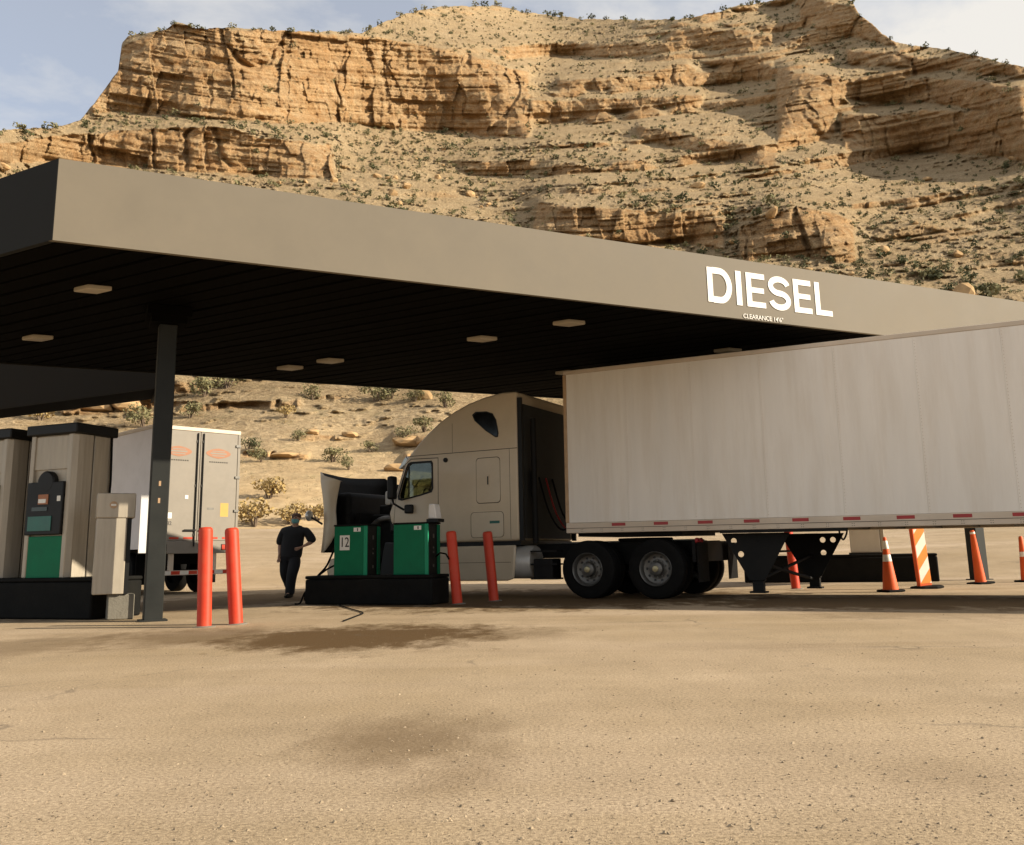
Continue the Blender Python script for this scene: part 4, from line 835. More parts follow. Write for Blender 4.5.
# frame, fifth wheel, suspension
for yy in (-.90, -1.72): MB().box(-2.35, 5.5, yy-.04, yy+.04, .72, .99).build('frame_rail', M['chassis'], tk)
MB().lathe([(.001, .02), (.5, .02), (.52, 0), (.5, -.05), (.001, -.05)], (-1.05, -1.30, 1.045), 'z', 28).build('fifth_wheel', M['chassis'], tk)
for xa in (-.39, -1.68):
    MB().tube([(xa, -.45, .515), (xa, -2.15, .515)], .075, 10).build('axle', M['chassis'], tk); MB().lathe([(.001, -.2), (.17, -.14), (.2, 0), (.17, .14), (.001, .2)], (xa, -1.3, .515), 'y', 20).build('differential', M['chassis'], tk, smooth=True)
    wheel(tk, xa, -.02, 1); wheel(tk, xa, -TW+.02, -1)
MB().box(-2.0, -.1, -.85, -.8, .60, .74).build('leaf_spring', M['chassis'], tk); MB().box(-2.36, -2.30, -2.4, -.2, .62, .98).build('rear_crossmember', M['chassis'], tk)
for yy in (-.06, -TW+.66): MB().box(-2.44, -2.425, yy-.60, yy, .28, .95).build('mud_flap', M['rubber'], tk)
for yy in (-.2, -.42): MB().lathe([(.001, .0), (.045, .0), (.05, -.02), (.05, -.05)], (-2.37, yy, .98), 'x', 14).build('tail_lamp', M['redtape'], tk)
MB().box(-2.1, .9, -1.6, -1.0, .995, 1.02).build('catwalk', M['alu'], tk)
for k, yy in enumerate((-.9, -1.2, -1.5)):
    MB().tube(smooth_path([(.98, yy, 2.3), (.75, yy+.04, 1.6), (.45, yy+.1, 1.25), (.2, yy+.05, 1.5), (.02, yy, 1.8)]), .018, 7).build('air_line', [M['rubber'], M['redtape'], M['rubber']][k], tk, smooth=True)
MB().tube([(.80, -.35, 1.0), (.80, -.35, 3.4)], .06, 12).build('exhaust_stack', M['chassis'], tk, smooth=True)
MB().box(.93, .983, -.75, -.55, 1.9, 2.4).build('rear_cabinet', M['black'], tk)
# front: axle, engine, radiator, bumper
wheel(tk, 4.78, -.06, 1, dual=False, steer=True); wheel(tk, 4.78, -TW+.06, -1, dual=False, steer=True); MB().tube([(4.78, -.3, .515), (4.78, -2.3, .515)], .06, 10).build('front_axle', M['chassis'], tk)
en = MB().box(3.95, 5.15, -1.65, -.95, .85, 1.72).build('engine_block', M['engine'], tk, bevel=.04)
MB().box(4.05, 5.05, -1.5, -1.1, 1.725, 1.92).build('valve_cover', M['engine'], en, bevel=.03); MB().tube(smooth_path([(4.2, -.92, 1.5), (4.6, -.8, 1.62), (5.0, -.85, 1.5), (5.2, -.9, 1.2)]), .06, 10).build('intake_pipe', M['alu'], en, smooth=True)
MB().box(5.18, 5.30, -2.0, -.6, .65, 1.75).build('radiator', M['engine'], tk); MB().box(3.98, 4.3, -.72, -.45, 1.3, 1.7).build('air_cleaner', M['black'], tk, bevel=.05)
jug = MB().prism(rrect(4.72, 4.86, 1.925, 2.22, .04), 'y', -1.2, -1.06).build('coolant_tank', M['plaque'], tk, bevel=.015)
MB().box(4.75, 4.83, -1.18, -1.08, 2.222, 2.25).build('tank_cap', M['black'], jug)
MB().prism([(5.30, .30), (5.30, .78), (5.62, .80), (5.72, .55), (5.66, .30)], 'y', YC1+.05, YC0-.05).build('bumper', M['cabpaint'], tk, bevel=.05)
# tipped hood: shell open towards the cab; cross-section across y, swept up
def hood():
    mb = MB(); N_ = 22; rows = []
    # u runs along the hood length (0 at hinge, low; 1 at the former rear edge, high)
    for k in range(9):
        t = k/8; z = .92+t*1.72; xf = 5.98-.10*math.sin(math.pi*min(1, t*1.1))-.10*(1-t)*.6; half = 1.20-.06*(t-.5)**2
        depth = (.30+.36*t if t > .35 else .62-.55*t) if True else .5      # side panel reach back towards cab
        depth = [.16, .34, .46, .44, .42, .46, .54, .64, .70][k]
        row = []
        yc = (YC0+YC1)/2
        ys = [-half, -half, -half+.03, -half+.14, -half*.6, -half*.3, 0, half*.3, half*.6, half-.14, half-.03, half, half]
        xs = [xf-depth, xf-.20, xf-.10, xf-.03, xf+.01, xf+.05, xf+.06, xf+.05, xf+.01, xf-.03, xf-.10, xf-.20, xf-depth]
        zs = [z-.24, z-.08, z, z, z-.02, z-.04, z-.05, z-.04, z-.02, z, z, z-.08, z-.24] if k == 8 else [z]*13
        rows.append([(xs[q_], yc+ys[q_], zs[q_]) for q_ in range(13)])
    vs = [p for r_ in rows for p in r_]; fs = []
    for k in range(8):
        for q_ in range(12): fs.append((k*13+q_, k*13+q_+1, (k+1)*13+q_+1, (k+1)*13+q_))
    mb.add(vs, fs); o = mb.build('hood', [M['cabpaint'], M['engine']], tk, smooth=True)
    s_ = o.modifiers.new('shell', 'SOLIDIFY'); s_.thickness = .03; s_.material_offset = 1; s_.offset = 1
    return o
hd = hood()
MB().box(5.36, 5.75, YC1+.35, YC0-.35, 1.0, 2.2).build('hood_liner', M['engine'], tk, bevel=.1)
for yy, nm in ((YC0+.22, 0), (YC1-.22, 1)):
    s_ = 1 if yy > -1 else -1
    hm_ = MB().lathe([(.001, -.05), (.07, -.045), (.11, -.02), (.115, .0), (.11, .015), (.001, .02)], (5.98, yy, 1.70), 'x', 18).build('hood_mirror', M['chrome'], tk, smooth=True)
    MB().tube([(5.95, yy-s_*.02, 1.67), (5.86, yy-s_*.10, 1.60), (5.80, yy-s_*.22, 1.52)], .022, 8).build('mirror_arm', M['black'], hm_, smooth=True)
    mr = MB().box(3.76, 3.90, yy-.12, yy+.08, 1.95, 2.42).build('door_mirror', M['black'], tk, bevel=.04)
    MB().tube([(3.83, yy, 2.0), (3.80, yy-s_*.04, 1.86), (3.66, yy-s_*.20, 1.74)], .022, 8).build('mirror_arm', M['black'], mr, smooth=True); MB().box(3.44, 3.62, yy-s_*.21-.05, yy-s_*.21+.08, 1.66, 1.84).build('spot_mirror', M['black'], mr, bevel=.03)

# ------------------------------------------------------------------ second trailer, seen from behind its rear doors
cR = gp(241, 431.4, 4.08); bdir = R(44); W2 = 2.3
t2 = empty('box_trailer', (cR.x, cR.y, 0), math.pi/2-bdir+math.pi, 'grey box trailer parked behind the column, its rear doors showing orange emblems', 'trailer')
# local: +x to the left along the rear face (as seen), +y towards the camera/rear ; body extends -y
t2.rotation_euler = (0, 0, math.atan2(-math.cos(bdir), -math.sin(bdir)))
B0, B1 = 1.10, 4.08; L2 = 13.0
MB().box(W2-.04, W2, -L2, -.05, B0, B1-.10).build('side_panel', M['t2side'], t2); MB().box(0, .04, -L2, -.05, B0, B1-.1).build('far_side_panel', M['t2side'], t2)
MB().box(-.012, W2+.012, -L2, -.0, B1-.098, B1).build('top_rail', M['rail'], t2, bevel=.012); MB().box(.04, W2-.04, -L2, -L2+.05, B0, B1-.1).build('front_wall', M['t2side'], t2)
MB().box(W2, W2+.012, -L2, -.0, B1-.075, B1-.05).build('red_edge', M['rust'], t2)
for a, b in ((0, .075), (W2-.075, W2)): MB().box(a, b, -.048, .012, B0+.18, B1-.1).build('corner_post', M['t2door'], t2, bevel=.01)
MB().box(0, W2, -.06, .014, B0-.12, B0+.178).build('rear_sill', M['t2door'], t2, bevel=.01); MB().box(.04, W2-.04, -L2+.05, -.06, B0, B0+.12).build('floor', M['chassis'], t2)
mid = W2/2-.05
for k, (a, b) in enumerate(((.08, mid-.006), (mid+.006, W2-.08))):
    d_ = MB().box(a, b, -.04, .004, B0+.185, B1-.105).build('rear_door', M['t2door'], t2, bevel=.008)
    for rx_ in ((b-.09, b-.16) if k == 0 else (a+.09, a+.16)) if False else ((b-.07,) if k == 0 else (a+.07,)):
        MB().tube([(rx_, .028, B0+.05), (rx_, .028, B1-.14)], .017, 8).build('lock_rod', M['black'], d_)
        for z_ in (B0+.3, B0+1.5, B0+2.6): MB().box(rx_-.03, rx_+.03, .0045, .024, z_, z_+.06).build('rod_bracket', M['alu'], d_)
        MB().box(rx_-.03 if k else rx_-.28, rx_+.28 if k else rx_+.03, .03, .045, B0+.42, B0+.46).build('lock_handle', M['chassis'], d_)
    xc = (a+b)/2+(.0 if k else .02); zc = B0+2.36
    eye = [(xc+.34*math.cos(t), zc+.13*math.sin(t)*(1-.25*abs(math.cos(t)))) for t in [2*math.pi*q_/28 for q_ in range(28)]]
    e_ = MB().prism(eye, 'y', .005, .008).build('emblem', M['orangeink'], d_)
    for q_, (zz_, hh) in enumerate(((.055, .011), (.0, .02), (-.06, .012))): MB().box(xc-.22+.05*abs(q_-1), xc+.22-.05*abs(q_-1), .0083, .0095, zc+zz_-hh, zc+zz_+hh).build('emblem_stripe', M['t2door'], e_)
    for q_ in range(9): MB().box(xc-.26+q_*.058, xc-.22+q_*.058, .005, .0065, zc-.235, zc-.205).build('emblem_caption', M['seam'], d_)
    for q_ in range(3 if k else 2): MB().box(a+.10+q_*.36, a+.34+q_*.36, .0045, .0065, B0+.225, B0+.275).build('red_reflector', M['redtape'] if False else M['red'], d_)
    if k == 0:
        MB().box(a+.20, a+.42, .0045, .0065, B0+.78, B0+1.12).build('yellow_sticker', M['yellow'], d_)
        MB().box(b-.42, b-.24, .0045, .008, B0+.95, B0+1.0).build('latch_plate', M['alu'], d_)
    else:
        MB().box(a+.26, a+.34, .0045, .0065, B0+1.2, B0+1.29).build('pale_sticker', M['plaque'], d_); MB().box(a+.66, a+.80, .0045, .0065, B0+.72, B0+.86).build('pale_sticker', M['plaque'], d_)
        text_on('fleet_number', '11382', .13, M['ink'], d_, (b-.30, .0075, B0+.60), (-1, 0, 0), (0, 0, 1), .001)
for z_ in (B0+.9, B0+1.75, B0+2.55): 
    for a in (.0, W2-.09): MB().box(a, a+.13 if a == 0 else a+.09, .0125, .035, z_, z_+.06).build('hinge', M['alu'], t2)
for a in (.14, W2-.44): 
    lb = MB().box(a, a+.30, .0145, .022, B0-.05, B0+.10).build('lamp_cluster', M['black'], t2)
    for q_ in range(3): MB().box(a+.015+q_*.095, a+.095+q_*.095, .0225, .032, B0-.035, B0+.085).build('tail_lamp', M['red'], lb)
for a in (.55, W2-.65): MB().box(a, a+.10, -.12, -.02, .58, B0-.121).build('guard_strut', M['rail'], t2)
gu = MB().box(.12, W2-.12, -.10, .0, .47, .58).build('under_ride_guard', M['rail'], t2)
for q_ in range(9): MB().box(.14+q_*.225, .14+q_*.225+.223, .0005, .003, .485, .568).build('guard_stripe', M['red'] if q_ % 2 == 0 else M['whitetape'], gu)
for xx in (-1.5, -2.75):
    for x0 in (.08, W2-.36): 
        mb = MB(); mb.lathe([(.30, 0), (.40, -.004+.01), (.49, .02), (.515, .06), (.515, .22), (.49, .26), (.40, .27), (.30, .28), (.25, .2), (.001, .2)], (x0, xx, .515), 'x', 32); mb.build('wheel', M['rubber'], t2, smooth=True)
    MB().tube([(.2, xx, .515), (W2-.2, xx, .515)], .07, 8).build('axle', M['chassis'], t2)
MB().box(W2-.62, W2-.10, -.86, -.84, .25, .98).build('mud_flap', M['rubber'], t2); MB().box(.10, .62, -.86, -.84, .25, .98).build('mud_flap', M['rubber'], t2)
for a in (.6, W2-.7): MB().box(a, a+.1, -4.2, -.3, .72, B0).build('bogie_rail', M['chassis'], t2)
for a in (.35, W2-.35): MB().box(a-.07, a+.07, -10.6, -10.46, .0, B0+.01).build('landing_leg', M['chassis'], t2)

# ------------------------------------------------------------------ walking person
def skin_mesh(name, V_, E_, rads, m, parent, sub=2, root=0):
    me = bpy.data.meshes.new(name); me.from_pydata(V_, E_, []); o = bpy.data.objects.new(name, me); C.objects.link(o)
    sk = o.modifiers.new('skin', 'SKIN'); sk.use_smooth_shade = True; sk.branch_smoothing = .6; me.skin_vertices or None
    for k, d in enumerate(me.skin_vertices[0].data): d.radius = rads[k] if isinstance(rads[k], tuple) else (rads[k], rads[k]); d.use_root = (k == root)
    sb = o.modifiers.new('sub', 'SUBSURF'); sb.levels = sub; sb.render_levels = sub
    bpy.context.view_layer.update(); nm = bpy.data.meshes.new_from_object(o.evaluated_get(bpy.context.evaluated_depsgraph_get())); o.modifiers.clear(); o.data = nm; nm.materials.clear(); nm.materials.append(m)
    nm.polygons.foreach_set('use_smooth', [True]*len(nm.polygons)); o.parent = parent; return o
pp = gp(290, 597.5)
per = empty('person', (pp.x, pp.y, 0), R(-8), 'person in black shirt and trousers with teal face mask walking past the pumps', 'person')
per.scale = (1.16, 1.1, 1.0)
V_, E_, r_ = [], [], []
def nd(p, r, parent=None):
    V_.append(p); r_.append(r); k = len(V_)-1
    if parent is not None: E_.append((parent, k))
    return k
pel = nd((0, 0, .93), (.13, .10)); ab = nd((.02, -.01, 1.10), (.135, .11), pel); ch = nd((.05, -.03, 1.30), (.13, .09), ab); ub = nd((.075, -.035, 1.43), (.09, .07), ch); nk = nd((.09, -.05, 1.50), .06, ub)
jaw = nd((.10, -.085, 1.57), (.066, .078), nk); hc = nd((.105, -.075, 1.65), (.084, .098), jaw); ht = nd((.105, -.065, 1.72), (.066, .076), hc)
def arm(sx, el, wr, hand):
    s = nd((.075+sx*.19, -.03, 1.41), .062, ub); e = nd(el, .045, s); w1 = nd(tuple(.6*a+.4*b for a, b in zip(el, wr)), .042, e); w2 = nd(wr, .030, w1); pm = nd(hand, (.038, .022), w2)
    d = Vector(hand)-Vector(wr); d.normalize(); sd_ = Vector((0, 1, 0)).cross(d).normalized()
    for k, (off, ln) in enumerate(((-.027, .065), (-.009, .078), (.009, .074), (.026, .058))):
        b = Vector(hand)+d*.03+sd_*off; m1 = b+d*ln*.5; t1 = m1+d*ln*.35+Vector((0, -.02, 0))
        i1 = nd(tuple(b), .0095, pm); i2 = nd(tuple(m1), .0088, i1); nd(tuple(t1), .0075, i2)
    b = Vector(wr)+d*.035+Vector((0, -.03, 0)); i1 = nd(tuple(b), .011, w2); nd(tuple(b+d*.04+Vector((0, -.018, 0))), .009, i1)
arm(-1, (-.225, .03, 1.14), (-.20, -.07, .90), (-.195, -.10, .82)); arm(1, (.40, .02, 1.16), (.30, -.17, 1.06), (.24, -.22, 1.03))
def leg(sx, hip, kn, an, toe):
    h_ = nd(hip, (.098, .10), pel); m1 = nd(tuple((a+b)/2 for a, b in zip(hip, kn)), (.082, .085), h_); k_ = nd(kn, .062, m1); c_ = nd(tuple(.65*a+.35*b for a, b in zip(kn, an)), .058, k_); a_ = nd(an, .040, c_); t_ = nd(toe, (.042, .028), a_)
leg(1, (.09, 0, .87), (.085, -.17, .50), (.05, -.16, .10), (.05, -.32, .035)); leg(-1, (-.09, 0, .87), (-.10, .02, .48), (-.12, .30, .22), (-.12, .20, .06))
body = skin_mesh('body', V_, E_, r_, M['skin'], per)
# clothing as thicker skins over the same joints
def garment(name, nodes, edges, m): skin_mesh(name, [n[0] for n in nodes], edges, [n[1] for n in nodes], m, per)
garment('shirt', [((0, 0, .76), (.20, .16)), ((0, 0, .92), (.225, .18)), ((.02, -.01, 1.10), (.225, .185)), ((.05, -.03, 1.28), (.25, .20)), ((.075, -.03, 1.42), (.23, .17)), ((.09, -.04, 1.51), (.11, .10)), ((-.13, -.03, 1.40), .105), ((-.20, .01, 1.24), .098), ((-.235, .03, 1.08), .09), ((.28, -.03, 1.40), .105), ((.365, .0, 1.26), .098), ((.42, .015, 1.12), .09)],
        [(0, 1), (1, 2), (2, 3), (3, 4), (4, 5), (4, 6), (6, 7), (7, 8), (4, 9), (9, 10), (10, 11)], M['shirt'])
garment('trousers', [((0, 0, 1.02), (.19, .15)), ((0, 0, .90), (.20, .16)), ((.10, 0, .80), (.14, .14)), ((.098, -.09, .66), (.122, .12)), ((.09, -.17, .50), .105), ((.065, -.165, .28), .095), ((.05, -.16, .04), .092), ((-.10, 0, .80), (.14, .14)), ((-.105, .01, .64), (.122, .12)), ((-.11, .02, .48), .105), ((-.115, .17, .34), .095), ((-.12, .31, .18), .088)],
        [(0, 1), (1, 2), (2, 3), (3, 4), (4, 5), (5, 6), (1, 7), (7, 8), (8, 9), (9, 10), (10, 11)], M['trouser'])
for (x0, y0, z0, ya, za, tl) in ((.05, -.16, .0, -.17, .0, 0), (-.12, .30, .05, -.12, .0, 1)):
    mb = MB(); pr = [(-.05, .0), (.05, .0), (.055, .06), (.04, .10), (-.04, .10), (-.055, .06)]
    if tl: mb.tube([(x0, y0+.06, z0+.19), (x0, y0-.02, .12), (x0, y0-.12, .055), (x0, y0-.19, .045)], [.045, .055, .05, .03], 10)
    else: mb.tube([(x0, y0+.09, .05), (x0, y0, .058), (x0, y0-.12, .045), (x0, y0-.20, .032)], [.042, .056, .046, .028], 10)
    mb.build('shoe', M['black'], per, smooth=True)
hr = MB(); hr.lathe([(.082, -.03), (.090, .01), (.088, .05), (.06, .085), (.001, .10)], (.105, -.055, 1.675), 'z', 18); hr.build('hair', M['hair'], per, smooth=True)
mk = MB(); pts_m = []
for zz_, rr_ in ((1.545, .062), (1.575, .088), (1.61, .094), (1.64, .088)): pts_m.append([(.104+.80*rr_*math.sin(a), -.078-rr_*1.12*math.cos(a)+.0, zz_) for a in [R(-80+160*k/10) for k in range(11)]])
mk.add([p for q_ in pts_m for p in q_], [(k*11+q_, k*11+q_+1, (k+1)*11+q_+1, (k+1)*11+q_) for k in range(3) for q_ in range(10)]); mk.build('face_mask', M['mask'], per, smooth=True)
for sx in (-1, 1):
    MB().lathe([(.001, -.012), (.012, -.008), (.014, 0), (.001, .006)], (.105+sx*.030, -.160, 1.668), 'y', 10).build('eye', M['ink'], per, smooth=True)
    MB().lathe([(.001, -.012), (.022, -.006), (.026, .004), (.001, .012)], (.105+sx*.080, -.075, 1.64), 'x', 12).build('ear', M['skin'], per, smooth=True)
MB().tube([(.105, -.155, 1.672), (.105, -.175, 1.640)], [.010, .016], 8).build('nose', M['skin'], per, smooth=True)

# ------------------------------------------------------------------ vegetation and rocks on the slope
def bush_mesh(name, n, seed, m, leaf=.16, flat=.75, stems=5):
    rg = np.random.default_rng(seed); vs = []; fs = []
    lob = [(rg.uniform(-.32, .32), rg.uniform(-.32, .32), rg.uniform(.28, .62), rg.uniform(.22, .38)) for _ in range(6)]
    for k in range(n):
        lx, ly, lz, lr = lob[rg.integers(6)]; d = rg.normal(size=3); d /= np.linalg.norm(d); rr_ = lr*rg.uniform(.55, 1.0)**.5
        c_ = np.array([lx, ly, lz])+d*rr_*np.array([1, 1, flat]); c_[2] = max(c_[2], .03)
        a = rg.normal(size=3); a /= np.linalg.norm(a); b = np.cross(a, d+.4*rg.normal(size=3)); b /= np.linalg.norm(b)+1e-6; s_ = leaf*rg.uniform(.5, 1.15)
        i0 = len(vs); vs += [tuple(c_+a*s_*.6), tuple(c_+b*s_*.35), tuple(c_-a*s_*.5), tuple(c_-b*s_*.35)]; fs.append((i0, i0+1, i0+2, i0+3))
    me = bpy.data.meshes.new(name); me.from_pydata(vs, [], fs); me.materials.append(m); 
    if stems:
        mb = MB()
        for k in range(stems): l_ = lob[k % 6]; mb.tube([(0, 0, -.15), (l_[0]*.4, l_[1]*.4, l_[2]*.5), (l_[0], l_[1], l_[2])], [.035, .025, .01], 5)
        b0 = len(vs); me2 = bpy.data.meshes.new(name); me2.from_pydata(vs+mb.v, [], fs+[tuple(b0+i_ for i_ in f_) for f_ in mb.f]); me2.materials.append(m); me2.materials.append(M['bark']); me2.polygons.foreach_set('material_index', [0]*len(fs)+[1]*len(mb.f)); bpy.data.meshes.remove(me); me = me2
    return me
M['bark'] = mat('grey_brown_bark', (.12, .085, .055), .9, var=.2, vscale=8)
M['juniper'] = mat('juniper_green', (.085, .088, .042), .8, var=.35, vscale=2, spec=.2)
M['sage'] = mat('sage_olive', (.185, .170, .085), .85, var=.25, vscale=2, spec=.2)
M['drygrass'] = mat('dry_golden_brush', (.34, .245, .105), .9, var=.2, vscale=2, spec=.15)
far_j = [bush_mesh('juniper_shrub', 70, 20+k, M['juniper'], .30, .9, 2) for k in range(4)]
far_s = [bush_mesh('sage_shrub', 70, 40+k, M['sage'], .30, .7, 2) for k in range(4)]
near_s = [bush_mesh('sage_shrub', 420, 60+k, M['sage'], .10, .7, 6) for k in range(4)]; near_j = [bush_mesh('green_shrub', 420, 70+k, M['juniper'], .10, .8, 6) for k in range(3)]; near_d = [bush_mesh('dry_brush', 380, 180+k, M['drygrass'], .12, .6, 6) for k in range(3)]
# pixel lookup of terrain grid
PX, PY = proj_np(HX[1:NR+2], HY[1:NR+2], HZ[1:NR+2])
infr = (PX > -30) & (PX < 1054) & (PY > -20) & (PY < 530) & (TE < sky_te[None, :]-.0015)
def hill_at(x_, y_):
    d2 = (PX-x_)**2+(PY-y_)**2; k = np.unravel_index(np.argmin(d2), d2.shape); return Vector((HX[k[0]+1, k[1]], HY[k[0]+1, k[1]], HZ[k[0]+1, k[1]])), RR[k]
NEAR = [  # px, py(base), width px, kind, label
    (205, 396, 34, 's', 'olive shrub just right of the dark column under the canopy edge'), (228, 388, 30, 's', 'green shrub hanging below the canopy edge left of the gap'), (190, 418, 24, 's', 'olive shrub over the grey trailer roof beside the column'),
    (376, 402, 34, 's', 'grey olive shrub below the canopy on the slope crest'), (392, 398, 20, 'j', 'dark green shrub by the boulder under the canopy edge'), (425, 432, 26, 's', 'round olive shrub nearest the tractor roof'), (445, 408, 24, 's', 'pale shrub touching the tractor roof outline'),
    (403, 440, 22, 's', 'olive shrub above the flat rock ledge'), (333, 462, 26, 's', 'olive shrub on the slope above the tipped hood'), (298, 440, 18, 's', 'small green tuft in the middle of the sand slope'), (262, 462, 22, 's', 'olive shrub right of the grey trailer roof'),
    (248, 452, 20, 'j', 'dark green shrub behind the grey trailer corner'), (270, 498, 32, 'd', 'golden dry brush at the slope foot left'), (255, 526, 40, 'd', 'golden dry brush right of the trailer doors'), (290, 524, 34, 'd', 'golden dry brush behind the walking person'),
    (318, 520, 28, 'd', 'golden dry brush behind the hood mirror'), (350, 470, 20, 's', 'small olive shrub over the open hood'), (370, 452, 18, 's', 'small olive shrub beneath the rock ledge'), (415, 402, 22, 's', 'thin olive shrub between boulder and tractor roof'),
    (145, 427, 30, 's', 'olive shrub above the grey trailer left of the column'), (40, 420, 24, 'd', 'dry brush above the left dispenser cap'), (312, 400, 22, 's', 'faint olive shrub on the sand slope below the soffit'), (286, 418, 20, 'd', 'dry brush tuft left of the sand slope middle'), ]
for n_, (x_, y_, wpx, kd, lab) in enumerate(NEAR):
    p, r0 = hill_at(x_, y_); sz = wpx*r0/FPX*1.0; me = {'s': near_s, 'j': near_j, 'd': near_d}[kd][n_ % 3]
    o = bpy.data.objects.new({'s': 'sage_shrub', 'j': 'green_shrub', 'd': 'dry_brush'}[kd], me); C.objects.link(o); o.location = p-Vector((0, 0, .04*sz)); o.scale = (sz, sz, sz*random.uniform(.8, 1.05)); o.rotation_euler = (0, 0, random.uniform(0, 6))
    tag(o, lab, 'shrub', 'brush on the near slope')
wgt = np.where(infr, .6+.8*sst(.0, .5, fbm(RX/30, RY/30, RZ/14, 3))+.9*(np.abs(PY-118) < 18)*(PX < 520)*(PX > 90)+.8*(np.abs(PY-150) < 25)*(PX > 300)*(PX < 560)+.8*(PY < 60)*(PX > 360)+.1*(PX > 640), 0)*(1-.95*(CL > .35))*sst(600, 380, PY)
wgt = wgt*np.where(PY > 340, .0, 1.0); cw = np.cumsum(wgt.ravel()); cw /= cw[-1]
pick = np.searchsorted(cw, rng.random(5200)); cand = []
for k in pick:
    a, b = divmod(int(k), nc); r0 = RR[a, b]; sz = float(np.clip(rng.lognormal(.50, .45), .6, 4.5))*(.40 if r0 < 110 else 1.0); cand.append((sz/r0, a, b, sz))
for x_ in np.concatenate([np.linspace(4, 60, 6), np.linspace(128, 855, 62), np.linspace(895, 1015, 8)]):                       # trees dotted along the rim
    c_ = int(np.argmin(np.abs(PX[-1]-x_-rng.normal()*6))); a = int(np.argmax(TE[:, c_] >= sky_te[c_]-.0012)); cand.append((0.012*rng.uniform(.5, 1), max(a-1, 2), c_, RR[a, c_]*.011*rng.uniform(.4, 1.0)))
cand.sort(reverse=True)
for n_, (s0, a, b, sz) in enumerate(cand[:270]):
    jn = (n_*7) % 5 < 3; me = (far_j if jn else far_s)[n_ % 4]; o = bpy.data.objects.new('juniper_shrub' if jn else 'sage_shrub', me); C.objects.link(o)
    o.location = (HX[a+1, b], HY[a+1, b], HZ[a+1, b]-.08*sz); o.scale = (sz, sz, sz*random.uniform(.7, 1.1)); o.rotation_euler = (0, 0, random.uniform(0, 6))
    hx_, hy_ = PX[a, b], PY[a, b]; wh_ = ('on the mesa left' if hx_ < 340 else 'on the mesa middle' if hx_ < 690 else 'on the mesa right')+(', near the rim' if hy_ < 70 else ', at cliff height' if hy_ < 150 else ', low on the talus' if hy_ < 330 else ', under the canopy')
    tag(o, ('dark green juniper ' if jn else 'olive sage shrub ')+wh_, 'shrub', 'junipers on the mesa' if jn else 'sage shrubs on the mesa')
sv, sf, sm = [], [], []; bl = 0
tmpl = []
for k, me in enumerate(far_j+far_s): 
    v = np.empty(len(me.vertices)*3); me.vertices.foreach_get('co', v); n70 = 70; tmpl.append(v.reshape(-1, 3)[:n70*4])
for n_, (s0, a, b, sz) in enumerate(cand[270:]):
    tm = tmpl[n_ % 8]; an = rng.uniform(0, 6.28); c_, s_ = math.cos(an), math.sin(an); sel = tm.reshape(70, 4, 3)[rng.permutation(70)[:44]].reshape(-1, 3)
    q_ = np.stack([sel[:, 0]*c_-sel[:, 1]*s_, sel[:, 0]*s_+sel[:, 1]*c_, sel[:, 2]], -1)*sz*1.05+np.array([HX[a+1, b], HY[a+1, b], HZ[a+1, b]-.08*sz]); sv.append(q_); sm += [0 if (n_ % 8) < 4 else 1]*44
sv = np.concatenate(sv); me = bpy.data.meshes.new('scrub'); me.vertices.add(len(sv)); me.vertices.foreach_set('co', sv.reshape(-1).astype(np.float32)); setfaces(me, np.arange(len(sv)).reshape(-1, 4)); me.materials.append(M['juniper']); me.materials.append(M['sage']); me.polygons.foreach_set('material_index', sm)
o = bpy.data.objects.new('scrub', me); C.objects.link(o); tag(o, 'sparse desert scrub over the far mesa slopes', 'scrub', kind='stuff')
# low dry tufts over the near sand slope
wt = np.where((PX > 20) & (PX < 520) & (PY > 375) & (PY < 526), 1.0, 0)*(.3+sst(-.1, .4, fbm(RX/6, RY/6, RZ/6, 3))); ct = np.cumsum(wt.ravel()); ct /= ct[-1]; tv = []
dm = near_d[0]; v = np.empty(len(dm.vertices)*3); dm.vertices.foreach_get('co', v); dq = v.reshape(-1, 3)[:380*4].reshape(380, 4, 3)
for k in np.searchsorted(ct, rng.random(900)):
    a, b = divmod(int(k), nc); sz = float(np.clip(rng.lognormal(-.95, .4), .18, .8)); q_ = dq[rng.permutation(380)[:26]].reshape(-1, 3).copy(); q_[:, 2] *= .7; tv.append(q_*sz+np.array([HX[a+1, b], HY[a+1, b], HZ[a+1, b]-.05*sz]))
tv = np.concatenate(tv); me = bpy.data.meshes.new('dry_grass'); me.vertices.add(len(tv)); me.vertices.foreach_set('co', tv.reshape(-1).astype(np.float32)); setfaces(me, np.arange(len(tv)).reshape(-1, 4)); me.materials.append(M['drygrass']); me.materials.append(M['sage']); me.polygons.foreach_set('material_index', [(k//26) % 2 for k in range(len(tv)//4)])
o = bpy.data.objects.new('dry_grass', me); C.objects.link(o); tag(o, 'low dry tufts over the sand slope under the canopy', 'grass', kind='stuff')
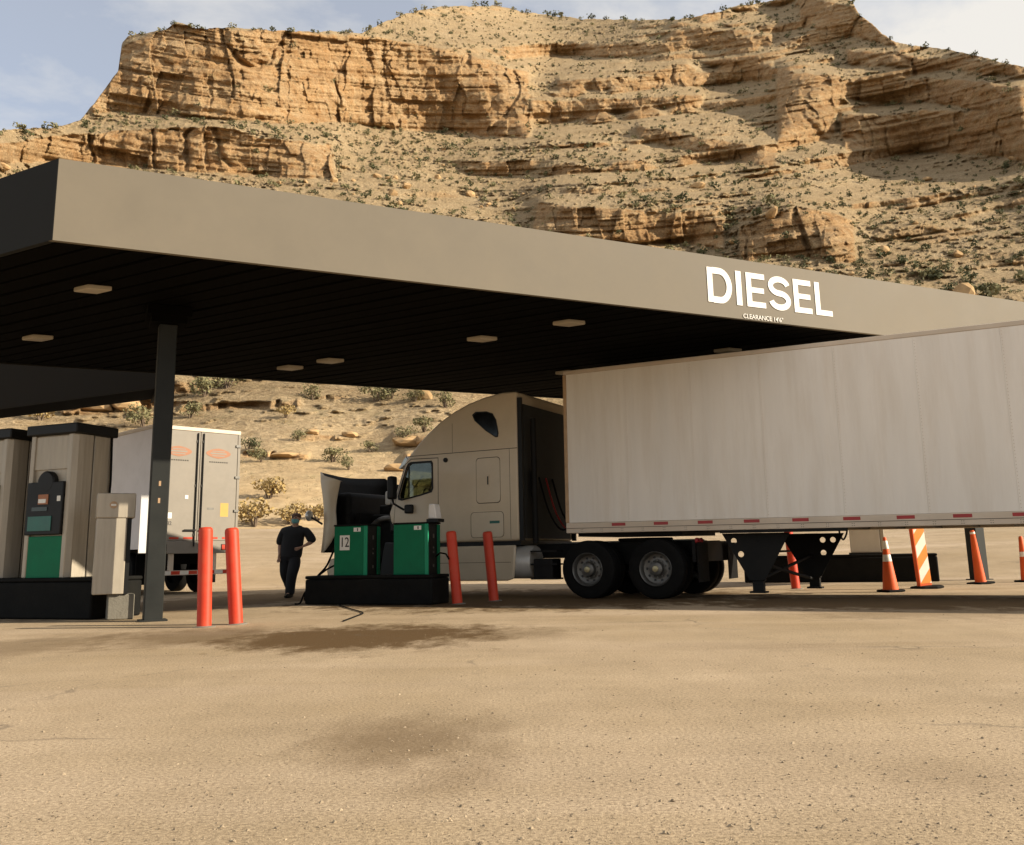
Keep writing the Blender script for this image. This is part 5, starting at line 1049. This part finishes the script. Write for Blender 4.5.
# boulders
def rock_mesh(seed, m, sub=2):
    bm = bmesh.new(); bmesh.ops.create_icosphere(bm, subdivisions=sub, radius=.5); rg = np.random.default_rng(seed); o3 = rg.uniform(0, 50, 3); co_ = np.array([v.co[:] for v in bm.verts]); nz = fbm(co_[:, 0]*1.6+o3[0], co_[:, 1]*1.6+o3[1], co_[:, 2]*1.6+o3[2], 3, .5)
    pl = [rg.normal(size=3) for _ in range(7)]; pl = [p/np.linalg.norm(p) for p in pl]
    for v, k in zip(bm.verts, nz):
        c_ = np.array(v.co[:])*(1+.35*k)
        for p in pl:
            d = c_ @ p
            if d > .36: c_ = c_-p*(d-.36)*.9
        v.co = c_
    me = bpy.data.meshes.new('boulder'); bm.to_mesh(me); bm.free(); me.materials.append(m); return me
M['rock'] = mat('sandstone_boulder', (.40, .265, .135), .95, var=.22, vscale=3, bump=.5, bscale=8, spec=.1)
rocks = [rock_mesh(300+k, M['rock']) for k in range(6)]
BL = [(424, 398, 18, 12, 'squared sandstone boulder under the canopy edge above the tractor'), (408, 444, 34, 8, 'flat dark-shadowed rock slab nearest the tractor roof'), (438, 458, 40, 7, 'long flat rock slab left of the tractor roof'), (400, 470, 30, 8, 'low rock slab behind the door mirror'), (285, 456, 30, 5, 'thin rock slab on the slope left of the hood'), (312, 434, 16, 6, 'small rock mid slope under the canopy'), (95, 410, 34, 10, 'orange rock ledge block above the left dispensers'), (125, 408, 26, 10, 'orange rock block left of the dark column'), (350, 436, 18, 6, 'small flat rock high on the slope')]
for n_, (x_, y_, wp, hp_, lab) in enumerate(BL):
    p, r0 = hill_at(x_, y_); k_ = r0/FPX; o = bpy.data.objects.new('boulder', rocks[n_ % 6]); C.objects.link(o); o.location = p+Vector((0, 0, hp_*k_*.25)); o.scale = (wp*k_*1.1, wp*k_*.8, hp_*k_*1.5); o.rotation_euler = (0, 0, random.uniform(-.4, .4)); tag(o, lab, 'boulder', 'boulders on the near slope')
wb = np.where(infr & (PY > 150) & (PY < 300), 1.0+2.0*((PX > 180) & (PX < 520) & (PY < 235))+2.0*rocky, 0)*(CL < .4); cw = np.cumsum(wb.ravel()); cw /= cw[-1]
for n_, k in enumerate(np.searchsorted(cw, rng.random(130))):
    a, b = divmod(int(k), nc); sz = float(np.clip(rng.lognormal(.75, .5), .9, 6.5)); o = bpy.data.objects.new('boulder', rocks[n_ % 6]); C.objects.link(o); o.location = (HX[a+1, b], HY[a+1, b], HZ[a+1, b]+.1*sz); o.scale = (sz*random.uniform(.8, 1.5), sz, sz*random.uniform(.6, 1.0)); o.rotation_euler = (random.uniform(-.4, .4), random.uniform(-.4, .4), random.uniform(0, 6))
    hx_, hy_ = PX[a, b], PY[a, b]; tag(o, 'tan sandstone boulder on the '+('left' if hx_ < 260 else 'left middle' if hx_ < 512 else 'right middle' if hx_ < 760 else 'right')+' talus '+('just under the cliffs' if hy_ < 200 else 'above the canopy fascia'), 'boulder', 'talus boulders')

# ------------------------------------------------------------------ pebbles in the yard
pv, pf = [], []; tetra = np.array([(.5, 0, 0), (-.3, .45, 0), (-.3, -.42, .05), (.05, .02, .42), (.1, -.3, .25), (-.35, .1, .3)]); tf = [(0, 1, 3), (1, 5, 3), (5, 2, 3), (2, 4, 3), (4, 0, 3), (1, 2, 5), (2, 0, 4)]
for k in range(8500):
    x_, y_ = rng.uniform(-60, 1090), 600+(rng.random()**.75)*300; p = gp(x_, y_); s_ = float(np.clip(rng.lognormal(-5.15, .5), .003, .022)); an = rng.uniform(0, 6.3); c_, s2 = math.cos(an), math.sin(an)
    if p.y > 14: continue
    b0 = len(pv)
    for t in tetra: pv.append((p.x+(t[0]*c_-t[1]*s2)*s_, p.y+(t[0]*s2+t[1]*c_)*s_, t[2]*s_*rng.uniform(.8, 1.2)-.0005))
    pf += [tuple(b0+i_ for i_ in f_) for f_ in tf]
M['pebble'] = mat('yard_grit', (.23, .165, .10), .9, var=.55, vscale=3, col2=(.42, .33, .22))
me = bpy.data.meshes.new('grit'); me.from_pydata(pv, [], pf); me.materials.append(M['pebble']); o = bpy.data.objects.new('grit', me); C.objects.link(o); tag(o, 'loose grit and pebbles scattered over the yard', 'gravel', kind='stuff')
bpy.context.view_layer.update()
